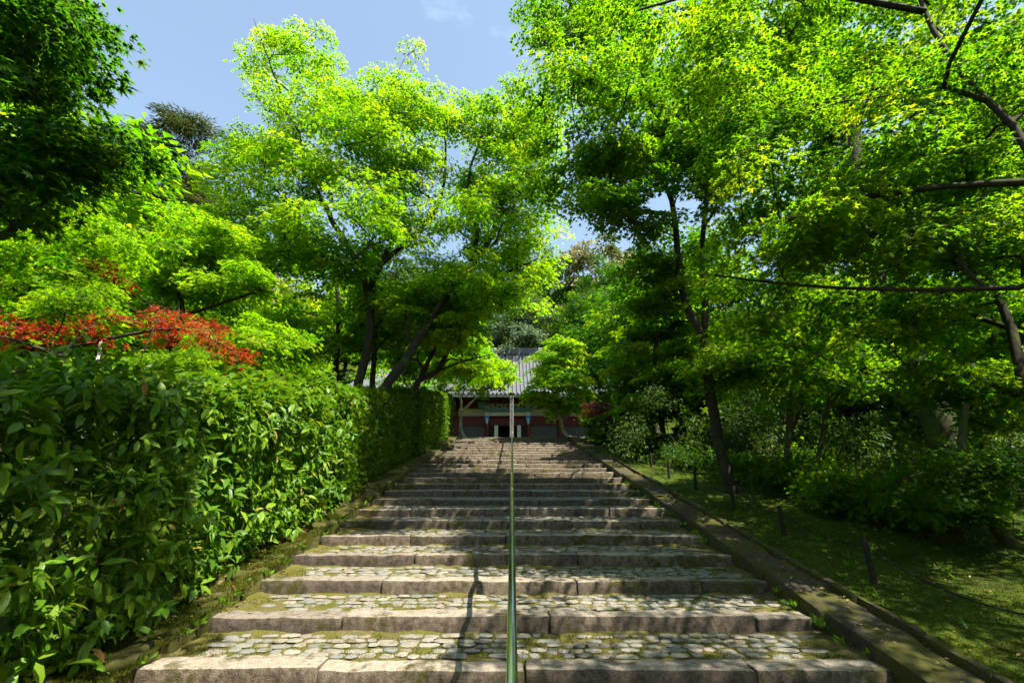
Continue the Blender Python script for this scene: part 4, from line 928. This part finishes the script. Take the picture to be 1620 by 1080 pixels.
build_tree('maple_tree', 'sunlit yellow green maple right of the stairs before the temple', 'maple', b0,
    [([b0, at(1050, 690, 15), at(1045, 640, 15), at(1035, 590, 14.8), at(1040, 530, 14.2), at(1050, 470, 12), at(1050, 440, 10)], 0.10, 0.03), ([at(1045, 640, 15), at(1000, 600, 14.8), at(965, 590, 14.6)], 0.04, 0.015)],
    F_(29, [(950, 620), (965, 560), (1000, 500), (1060, 420), (1120, 430), (1110, 520), (1100, 600), (1060, 660), (990, 680), (955, 660)], 14.6, 1.3, 0.85, 0.76, n_max=32)
    + F_(33, [(975, 420), (1010, 385), (1080, 390), (1120, 440), (1060, 500), (990, 490)], 9.4, 0.7, 0.5, 0.75, n_max=12),
    M['maple'], M['bark'], 'maple3', 0.11, 120, 0.38, 0.48, seed=57, flat=0.38)
b0 = gp(3.7, 21.6)
build_tree('maple_tree', 'small maple with pale leaning stem in front of the temple on the right', 'maple', b0,
    [([b0, at(897, 690, 21.6), at(888, 668, 21.6), at(880, 640, 21.5), at(868, 600, 21.4), at(862, 570, 21.2)], 0.10, 0.03), ([at(888, 668, 21.6), at(905, 640, 21.5), at(925, 610, 21.4)], 0.05, 0.02)],
    F_(30, [(828, 640), (835, 580), (870, 535), (905, 530), (940, 560), (930, 620), (910, 660), (880, 668), (850, 655)], 20.8, 1.2, 0.8, 0.75, n_max=26),
    M['maple_light'], M['bark_pale'], 'maple3', 0.135, 100, 0.42, 0.52, seed=58, flat=0.40)
b0 = gp(-2.35, 24.6)
build_tree('pale_tree', 'small tree with pale bare Y shaped limbs at the left stair head', 'tree', b0,
    [([b0, at(729, 680, 24.6), at(730, 650, 24.6), at(729, 632, 24.6), at(722, 616, 24.5)], 0.10, 0.05), ([at(730, 652, 24.6), at(738, 645, 24.4), at(752, 630, 24.2), at(768, 622, 24)], 0.09, 0.03), ([at(729, 632, 24.6), at(738, 612, 24.5), at(760, 600, 24.2)], 0.04, 0.02)],
    F_(31, [(690, 560), (760, 560), (820, 560), (810, 605), (770, 622), (740, 600), (700, 610)], 23.0, 1.6, 0.8, 0.8, n_max=20)
    + [(at(x_, y_, d_), 0.55) for x_, y_, d_ in ((745, 604, 23), (778, 606, 23), (803, 596, 23), (705, 606, 22.5), (672, 608, 22.5), (640, 606, 22.5), (700, 585, 22.5), (765, 585, 23))]
    + [(at(x_, y_, d_), 0.42) for x_, y_, d_ in ((700, 617, 22.5), (728, 616, 22.6), (758, 617, 23), (786, 613, 23.2))],
    M['maple_light'], M['bark_pale'], 'maple3', 0.14, 80, 0.42, 0.55, seed=59, flat=0.36)
b0 = gp(4.5, 17.0)
build_tree('dull_red_maple', 'small dull red maple among the greens right of the upper stairs', 'maple', b0,
    [([b0, at(995, 670, 17), at(990, 640, 17)], 0.06, 0.03)],
    F_(32, [(925, 640), (960, 620), (1010, 630), (1020, 670), (970, 690), (930, 670)], 16.8, 0.8, 0.55, 0.75, n_max=10),
    M['maple_dullred'], M['bark'], 'maple3', 0.10, 60, 0.35, 0.5, seed=60, flat=0.38)

# ---- evergreen shrubs of the right bank
r = random.Random(77)
def shrub(name, label, px, py, D, rad, n, mat, seed, size=0.085, leaf='ovate_s', per=55, group='shrubs under the right hand trees', flat=0.8):
    c = at(px, py, D); b_ = gp(c[0], D); rr = random.Random(seed)
    L = [(c + np.array([rr.gauss(0, rad * .6), rr.gauss(0, rad * .5), rr.gauss(0, rad * .35)]), rad * rr.uniform(.4, .65)) for _ in range(n)]
    L = [(np.array([p[0], p[1], max(p[2], gz(p[0], p[1]) + 0.35)]), q) for p, q in L]
    build_tree(name, label, 'shrub', b_, [([b_, b_ + (c - b_) * .5 + [0.05, 0, 0], c], 0.04, 0.015)], L, mat, M['bark'], leaf, size, per, 0.26, 0.36, seed=seed, group=group, flat=flat, leafjit=0.7, thick=0.12, tip=0.004, twigs=2)
shrub('camellia_shrub', 'dark glossy shrub directly behind the thin forked maple stems', 1215, 690, 11.5, 1.0, 9, M['evergreen'], 101)
shrub('camellia_shrub', 'dark glossy shrub between the forked stems and the massive trunk', 1390, 690, 9.8, 1.0, 10, M['evergreen'], 102)
shrub('camellia_shrub', 'dark leafy shrub at the foot of the massive mossy trunk', 1450, 770, 8.2, 0.8, 8, M['evergreen'], 103)
shrub('camellia_shrub', 'dark shrub right of the massive trunk at the picture edge', 1590, 680, 8.6, 1.0, 9, M['evergreen'], 104)
shrub('camellia_shrub', 'dark shrub left of the leaning maple trunk on the right', 1070, 700, 12.6, 1.0, 9, M['evergreen'], 105)
shrub('light_shrub', 'bright fern green low shrub at the foot of the forked stems', 1310, 790, 8.2, 0.55, 7, M['maple'], 106, 0.07, 'maple5', 45)
shrub('light_shrub', 'sunlit leafy shrub seen between the two right hand trunks', 1190, 650, 13.0, 1.0, 8, M['maple'], 107, 0.09, 'maple3')
shrub('light_shrub', 'sunlit shrub just left of the massive mossy trunk', 1380, 620, 12.5, 1.0, 8, M['maple'], 108, 0.09, 'maple3')
shrub('light_shrub', 'low green shrub by the fence beyond the second rope post', 1160, 760, 11.0, 0.6, 7, M['maple_deep'], 109, 0.07, 'maple3', 45)

shrub('wood_shrub', 'deep green understorey bush behind the leaning right hand maple trunk', 1130, 640, 15, 1.4, 10, M['maple_deep'], 120, 0.13, 'maple3', 60)
shrub('wood_shrub', 'deep green understorey bush behind the forked thin stems, low down', 1260, 640, 15, 1.5, 10, M['maple'], 121, 0.13, 'maple3', 60)
shrub('wood_shrub', 'deep green understorey bush left of the massive trunk, far back', 1400, 650, 14, 1.5, 10, M['maple_deep'], 122, 0.13, 'maple3', 60)
shrub('wood_shrub', 'deep green understorey bush right of the massive trunk, far back', 1530, 640, 12, 1.5, 10, M['maple'], 123, 0.13, 'maple3', 60)
shrub('wood_shrub', 'deep green understorey bush near the upper right end of the stairs', 1000, 670, 19, 1.5, 10, M['maple_deep'], 124, 0.13, 'maple3', 60)
shrub('wood_shrub', 'deep green understorey bush high behind the leaning maple trunk', 1200, 560, 17, 1.6, 10, M['maple'], 125, 0.13, 'maple3', 60)
shrub('wood_shrub', 'deep green understorey bush high behind the forked stems', 1340, 580, 16, 1.6, 10, M['maple_deep'], 126, 0.13, 'maple3', 60)
shrub('wood_shrub', 'deep green understorey bush high behind the massive trunk', 1500, 560, 14, 1.5, 10, M['maple'], 127, 0.13, 'maple3', 60)
shrub('low_shrub', 'low maple sprays at the foot of the forked thin stems', 1230, 765, 9.6, 0.6, 8, M['maple_deep'], 140, 0.085, 'maple3', 60, flat=0.5)
shrub('low_shrub', 'low leafy sprays right of the pale green shrub by the bank', 1345, 800, 7.9, 0.55, 8, M['maple'], 141, 0.085, 'maple3', 60, flat=0.5)
shrub('low_shrub', 'low leafy bush left of the leaning trunk foot', 1105, 735, 12.4, 0.7, 8, M['maple_deep'], 142, 0.085, 'maple3', 60, flat=0.5)
shrub('low_shrub', 'low leafy bush by the upper fence posts', 1030, 712, 15.5, 0.8, 8, M['maple_deep'], 143, 0.085, 'maple3', 60, flat=0.5)
shrub('low_shrub', 'low leafy bush where the right kerb meets the stair head', 975, 702, 19, 0.8, 8, M['maple'], 144, 0.085, 'maple3', 60, flat=0.5)
shrub('low_shrub', 'low leafy sprays just right of the leaning trunk foot', 1185, 772, 10.4, 0.5, 8, M['maple_deep'], 145, 0.085, 'maple3', 60, flat=0.5)
shrub('low_shrub', 'low leafy sprays at the edge of the open moss', 1430, 815, 6.9, 0.55, 8, M['maple_deep'], 146, 0.085, 'maple3', 60, flat=0.5)
shrub('low_shrub', 'leafy bush showing between the two thin forked stems', 1280, 735, 11.5, 0.7, 8, M['maple'], 147, 0.085, 'maple3', 60, flat=0.5)
shrub('low_shrub', 'leafy bush below the massive mossy trunk, near the moss', 1480, 800, 7.6, 0.6, 8, M['maple_deep'], 148, 0.085, 'maple3', 60, flat=0.5)
# ---- background wood: one crown mesh per kind, real trees on the hill and behind the garden
PROTO = {}
def bgtree(name, label, px, py, D, h, rad, mat, bark, seed, leaf='tri', size=0.2, per=60, n=26, flat=0.6, group='trees of the wood behind', spray=0.7, shape='round', bare=0.25, pos=None):
    if pos is None: top = at(px, py, D); b_ = gp(top[0], D); h = top[2] - b_[2]
    else: b_ = gp(*pos)
    rr = random.Random(seed)
    if leaf == 'quad': leaf = 'tri'
    key = (mat, shape)
    if key in PROTO:                           # a copy of the first of its kind, turned and scaled
        src, h0, r0 = PROTO[key]; o = src.copy(); COL.objects.link(o); o.location = b_; o.name = name
        o.rotation_euler = (0, 0, rr.uniform(0.5, 5.8)); o.scale = (rad / r0 * rr.uniform(.95, 1.05), rad / r0 * rr.uniform(.95, 1.05), h / h0); tag(o, label, 'tree', group)
        if group is None and 'group' in o: del o['group']
        for ch in src.children:
            c = ch.copy(); COL.objects.link(c); c.parent = o
        return o
    L = []
    for k in range(n):
        u = (k + 0.5) / n; zz = bare + (1 - bare) * u
        if shape == 'round': w_ = rad * math.sqrt(max(0.06, 1 - ((zz - bare - 0.42 * (1 - bare)) / (0.62 * (1 - bare))) ** 2))
        else: w_ = rad * (1.05 - u) ** 0.8
        a = rr.random() * 6.28 if shape == 'round' else k * 2.4; d = w_ * (math.sqrt(rr.random()) if shape == 'round' else rr.uniform(.35, .8))
        L.append((b_ + np.array([math.cos(a) * d, math.sin(a) * d, zz * h - rad * 0.1]), max(0.35, rad * rr.uniform(.30, .45) * (1 if shape == 'round' else (1.15 - u)))))
    o = build_tree(name, label, 'tree', b_, [([b_, b_ + [rr.uniform(-.3, .3), 0, h * .5], b_ + [rr.uniform(-.2, .2), 0, h * .97]], 0.012 * h + 0.05, 0.03)], L, M[mat], M[bark], leaf, size, per, spray, spray * 1.35,
                      seed=seed, group=group, flat=flat, thick=0.22 * spray, leafjit=0.7, twigs=0, minr=0.02, tip=0.01, rbias=0.03 if mat == 'blossom' else 0)
    PROTO[key] = (o, h, rad); return o
bgtree('cedar_tree', 'dark needled cedar against the sky left of the big maple', 300, 188, 22, 0, 3.2, 'cedar', 'bark_brown', 201, 'needle', 0.30, 150, 46, 0.6, None, 0.6, 'round', 0.2)
bgtree('cedar_tree', 'second needled cedar nearer the left edge, partly hidden by the dark boughs', 205, 260, 20, 0, 2.8, 'cedar', 'bark_brown', 202, 'needle', 0.30, 150, 34, 0.6, None, 0.6, 'round', 0.2)
bgtree('blossom_tree', 'evergreen tree with pale cream blossom low behind the red maple', 385, 420, 34, 0, 4.2, 'blossom', 'bark', 203, 'quad', 0.30, 70, 26)
bgtree('blossom_tree', 'tall cream blossomed evergreen on the hill behind the temple', 945, 385, 52, 0, 6.0, 'blossom', 'bark', 204, 'quad', 0.34, 80, 34, 0.6, 'trees of the wood behind', 0.9)
bgtree('dark_tree', 'dark evergreen right of the cream blossomed tree on the hill', 1010, 400, 56, 0, 6.0, 'evergreen', 'bark', 205, 'quad', 0.36, 80, 30, 0.6, 'trees of the wood behind', 0.9)
bgtree('silver_tree', 'silvery grey green tree rising just above the temple ridge', 830, 468, 47, 0, 4.6, 'silver', 'bark', 206, 'quad', 0.26, 80, 34, 0.6, 'trees of the wood behind', 0.8)
bgtree('hill_tree', 'mid green tree between the silvery tree and the blossomed tree', 905, 468, 48, 0, 4.0, 'maple', 'bark', 207, 'quad', 0.26, 80, 26, 0.6, 'trees of the wood behind', 0.8)
bgtree('dark_tree', 'dark evergreen behind the big maple crown on the hill', 720, 430, 50, 0, 6.5, 'evergreen', 'bark', 208, 'quad', 0.36, 70, 30, 0.6, 'trees of the wood behind', 0.9)
bgtree('dark_tree', 'dark evergreen behind the slender maple left of the temple', 560, 440, 46, 0, 6.5, 'evergreen', 'bark', 209, 'quad', 0.36, 70, 30, 0.6, 'trees of the wood behind', 0.9)
bgtree('hill_tree', 'green tree behind the lichen trunk on the left', 450, 400, 28, 0, 4.2, 'maple', 'bark', 210, 'quad', 0.2, 80, 30, 0.6, 'trees of the wood behind', 0.7)
bgtree('dark_tree', 'dark evergreen behind the left edge maples', 120, 330, 17, 0, 3.4, 'evergreen', 'bark', 211, 'quad', 0.17, 80, 34, 0.6, 'trees of the wood behind', 0.6)
bgtree('hill_tree', 'green tree behind the red maple at far left', 40, 400, 14, 0, 2.8, 'maple', 'bark', 212, 'quad', 0.14, 80, 34, 0.6, 'trees of the wood behind', 0.55)
bgtree('hill_tree', 'green tree behind the yellow green maple on the left', 300, 420, 17, 0, 3.0, 'maple', 'bark', 213, 'quad', 0.15, 80, 30, 0.6, 'trees of the wood behind', 0.55)
bgtree('hill_tree', 'green wood edge tree right of the temple hall', 985, 470, 25, 0, 3.6, 'maple_deep', 'bark', 214, 'quad', 0.2, 80, 34, 0.6, 'trees of the wood behind', 0.65)
bgtree('hill_tree', 'deep green tree behind the tall leaning maple on the right', 1090, 390, 20, 0, 4.0, 'maple_deep', 'bark', 215, 'quad', 0.18, 80, 38, 0.6, 'trees of the wood behind', 0.65)
bgtree('hill_tree', 'deep green tree behind the forked thin stems on the right', 1230, 330, 18, 0, 3.8, 'maple', 'bark', 216, 'quad', 0.17, 80, 38, 0.6, 'trees of the wood behind', 0.6)
bgtree('hill_tree', 'deep green tree behind the massive trunk on the right', 1400, 320, 16.5, 0, 3.8, 'maple_deep', 'bark', 217, 'quad', 0.16, 80, 38, 0.6, 'trees of the wood behind', 0.6)
bgtree('hill_tree', 'deep green tree at the far right edge of the wood', 1570, 300, 15, 0, 3.6, 'maple_deep', 'bark', 218, 'quad', 0.16, 80, 38, 0.6, 'trees of the wood behind', 0.6)
for k, (x, y, h, rad) in enumerate([(-7.5, -6, 9, 4.2), (-2.0, -9, 10, 4.5), (4.5, -8, 10, 4.5), (9.5, -6, 9, 4.2), (-11, 1, 9, 4), (13, 1, 10, 4.2), (-13, 9, 10, 4), (15, 10, 12, 4.5), (16, 17, 13, 4.5)]):
    bgtree('hill_tree', ('broad tree left behind the viewpoint', 'broad tree straight behind the viewpoint', 'broad tree right behind the viewpoint', 'broad tree farthest to the right behind the viewpoint', 'tree beyond the left picture edge level with the viewpoint', 'tree beyond the right picture edge level with the viewpoint', 'tree far out on the left garden side', 'tree far out in the right hand wood', 'farther tree out in the right hand wood')[k], 0, 0, 0, h, rad, ('maple', 'maple_deep')[k % 2], 'bark', 300 + k, pos=(x, y), group='trees of the wood around')
for k, (px, py, D, rad, mt, lab) in enumerate([(175, 400, 30, 4.5, 'evergreen', 'dark tree far behind the small red sprays at left'), (255, 375, 36, 5, 'maple', 'green tree far behind the cedars'), (345, 400, 44, 5.5, 'evergreen', 'dark tree far behind the cream blossom at left'),
        (490, 405, 42, 5.5, 'maple', 'green hillside tree behind the lower left of the big maple'), (640, 400, 52, 6, 'evergreen', 'dark hillside tree behind the middle of the big maple'), (690, 440, 45, 5, 'maple', 'green hillside tree behind the curved double trunk'),
        (785, 415, 56, 6, 'evergreen', 'dark hillside tree left of the silvery tree'), (860, 415, 58, 6, 'maple_deep', 'deep green hillside tree behind the silvery tree'), (960, 430, 44, 4.5, 'maple_deep', 'deep green tree below the cream blossomed hill tree')]):
    bgtree('hill_tree', lab, px, py, D, 0, rad, mt, 'bark', 330 + k)
# ---- a sapling at the hedge foot and a few fallen leaves
def sprig(name, label, cat, p, n, size, mat, seed, up=0.10, kind='ovate'):
    r = random.Random(seed); root = empty(name, p); tag(root, label, cat)
    tip = np.array([r.uniform(-.02, .02), r.uniform(-.02, .02), up])
    MB().tube([(0, 0, -0.03), tip * .5 + [0.006, 0, 0], tip], [0.004, 0.003, 0.002], 5).build('stem', M['bark_brown'], root)
    for k in range(n):
        a = k * 2.4 + r.random(); T = np.array([[math.cos(a), math.sin(a), r.uniform(-.5, .35)]]); N = np.array([[0.2 * math.cos(a), -0.3, 1.0]])
        f = leaf_frames(T, N)[0]; s = size * r.uniform(.7, 1.2); q = tip * r.uniform(.6, 1)
        o = bpy.data.objects.new('leaf', leaf_template(kind, mat, r.choice((2, 3, 4)))); COL.objects.link(o); o.parent = root
        o.matrix_local = Matrix([[*(f[i] * s), q[i]] for i in range(3)] + [[0, 0, 0, 1]])
sprig('sapling', 'little sapling of a few glossy leaves on the mossy kerb at lower left', 'sapling', np.array([-2.68, 3.45, float(slope(3.45)) + 0.06]), 7, 0.11, M['hedge'], 4, 0.12)
M['dead_leaf'] = leaf_mat('dead_leaf', [(0, (0.30, 0.16, 0.07)), (1, (0.42, 0.33, 0.14))], [(0, (0.3, 0.12, 0.04)), (1, (0.4, 0.3, 0.1))], 0.3, 0.6, 0.2)
r = random.Random(91)
FL = [(-2.72, 4.55, 'curled brown leaf on the mossy kerb below the hedge'), (-2.78, 4.9, 'pale fallen leaf farther up the mossy kerb'), (3.95, 5.0, 'pale yellow leaf on the moss left of the rope'), (3.62, 5.75, 'tan fallen leaf on the moss beyond the nearest whole post'), (2.1, 5.0, 'brown leaf on the cobbles near the right kerb'), (1.95, 4.95, 'reddish leaf beside the brown one on the cobbles'), (2.86, 4.3, 'tan leaf on the right kerb slab'), (-2.3, 4.6, 'dry leaf at the left end of a cobbled tread'), (-1.2, 5.05, 'small dry leaf on the cobbles left of the handrail'), (4.6, 4.9, 'yellow leaf farther out on the moss bank')]
for x, y, lab in FL:
    z = float(gz(x, y)) + 0.03 if x > 3.2 else float(slope(y)) + 0.12 if abs(x) > 2.6 else math.floor((y - Y0) / TR) * RI + 0.018 + 0.036 * max(0, ((y - Y0) / TR) % 1 - 0.31)
    o = bpy.data.objects.new('fallen_leaf', leaf_template('ovate', M['dead_leaf'], r.choice((0, 3, 5)))); COL.objects.link(o)
    o.location = (x, y, z); o.scale = (.075, .085, .075); o.rotation_euler = (r.uniform(-.3, .3), r.uniform(-.3, .3), r.random() * 6); tag(o, lab, 'leaf', 'fallen leaves')
g = np.random.default_rng(12)
def litter(n, xr, yr, zf):
    x = g.uniform(*xr, n); y = g.uniform(*yr, n); return np.stack([x, y, zf(x, y)], 1)
P = np.concatenate([litter(900, (3.3, 7.0), (2.4, 11), lambda x, y: gz(x, y) + 0.018), litter(260, (2.65, 3.08), (2.5, 12), lambda x, y: slope(y) + 0.115), litter(420, (-3.3, -2.62), (2.5, 12), lambda x, y: slope(y) + 0.085),
                    litter(160, (-2.6, 2.6), (3.9, 9), lambda x, y: np.floor((y - Y0) / TR) * RI + 0.008 + 0.036 * np.clip((((y - Y0) / TR) % 1 - 0.31) / 0.69, 0, 1))])
n = len(P); T = g.normal(size=(n, 3)) * np.array([1, 1, .25]); N = g.normal(size=(n, 3)) * 0.35 + np.array([0, 0, 1])
o = new_obj('leaf_litter', leaves_mesh('leaf_litter', 'ovate_s', P, leaf_frames(T, N), g.uniform(0.02, 0.055, n), np.clip(g.normal(.35, .3, n), 0, 1)), None, M['dead_leaf']); tag(o, 'scattered dry leaf litter over moss, kerbs and treads', 'leaf litter', None, 'stuff')
c = np.concatenate([np.stack([g.normal(3.03, 0.03, 60), g.uniform(3, 13, 60)], 1), np.stack([g.uniform(3.3, 6.5, 90), g.uniform(3, 11, 90)], 1), np.stack([g.normal(-2.58, 0.05, 40), g.uniform(3, 11, 40)], 1), np.stack([g.normal(2.56, 0.03, 30), g.uniform(3.8, 11, 30)], 1)])
k = np.repeat(np.arange(len(c)), 9); n = len(k); z0 = np.where(c[:, 0] > 3.2, gz(c[:, 0], c[:, 1]), slope(c[:, 1]) - 0.02); z0 = np.where(c[:, 0] < 0, slope(c[:, 1]) + 0.03, z0)
P = np.stack([c[k, 0], c[k, 1], z0[k]], 1) + g.normal(size=(n, 3)) * np.array([.02, .02, .004]); T = g.normal(size=(n, 3)) * np.array([.8, .8, .15]) + np.array([0, 0, .75]); N = g.normal(size=(n, 3))
o = new_obj('weeds', leaves_mesh('weeds', 'ovate_s', P, leaf_frames(T, N), g.uniform(0.03, 0.085, n), np.clip(g.normal(.5, .2, n), 0, .95)), None, M['hedge']); tag(o, 'small green weeds sprouting along kerbs and on the moss', 'weeds', None, 'stuff')
tot = 0
for o in scene.objects:
    if o.type == 'MESH': tot += 0
for s_ in STATS: print('STAT', *s_)
print('STAT total tris', sum(len(m_.loops) - 2 * len(m_.polygons) for m_ in bpy.data.meshes))
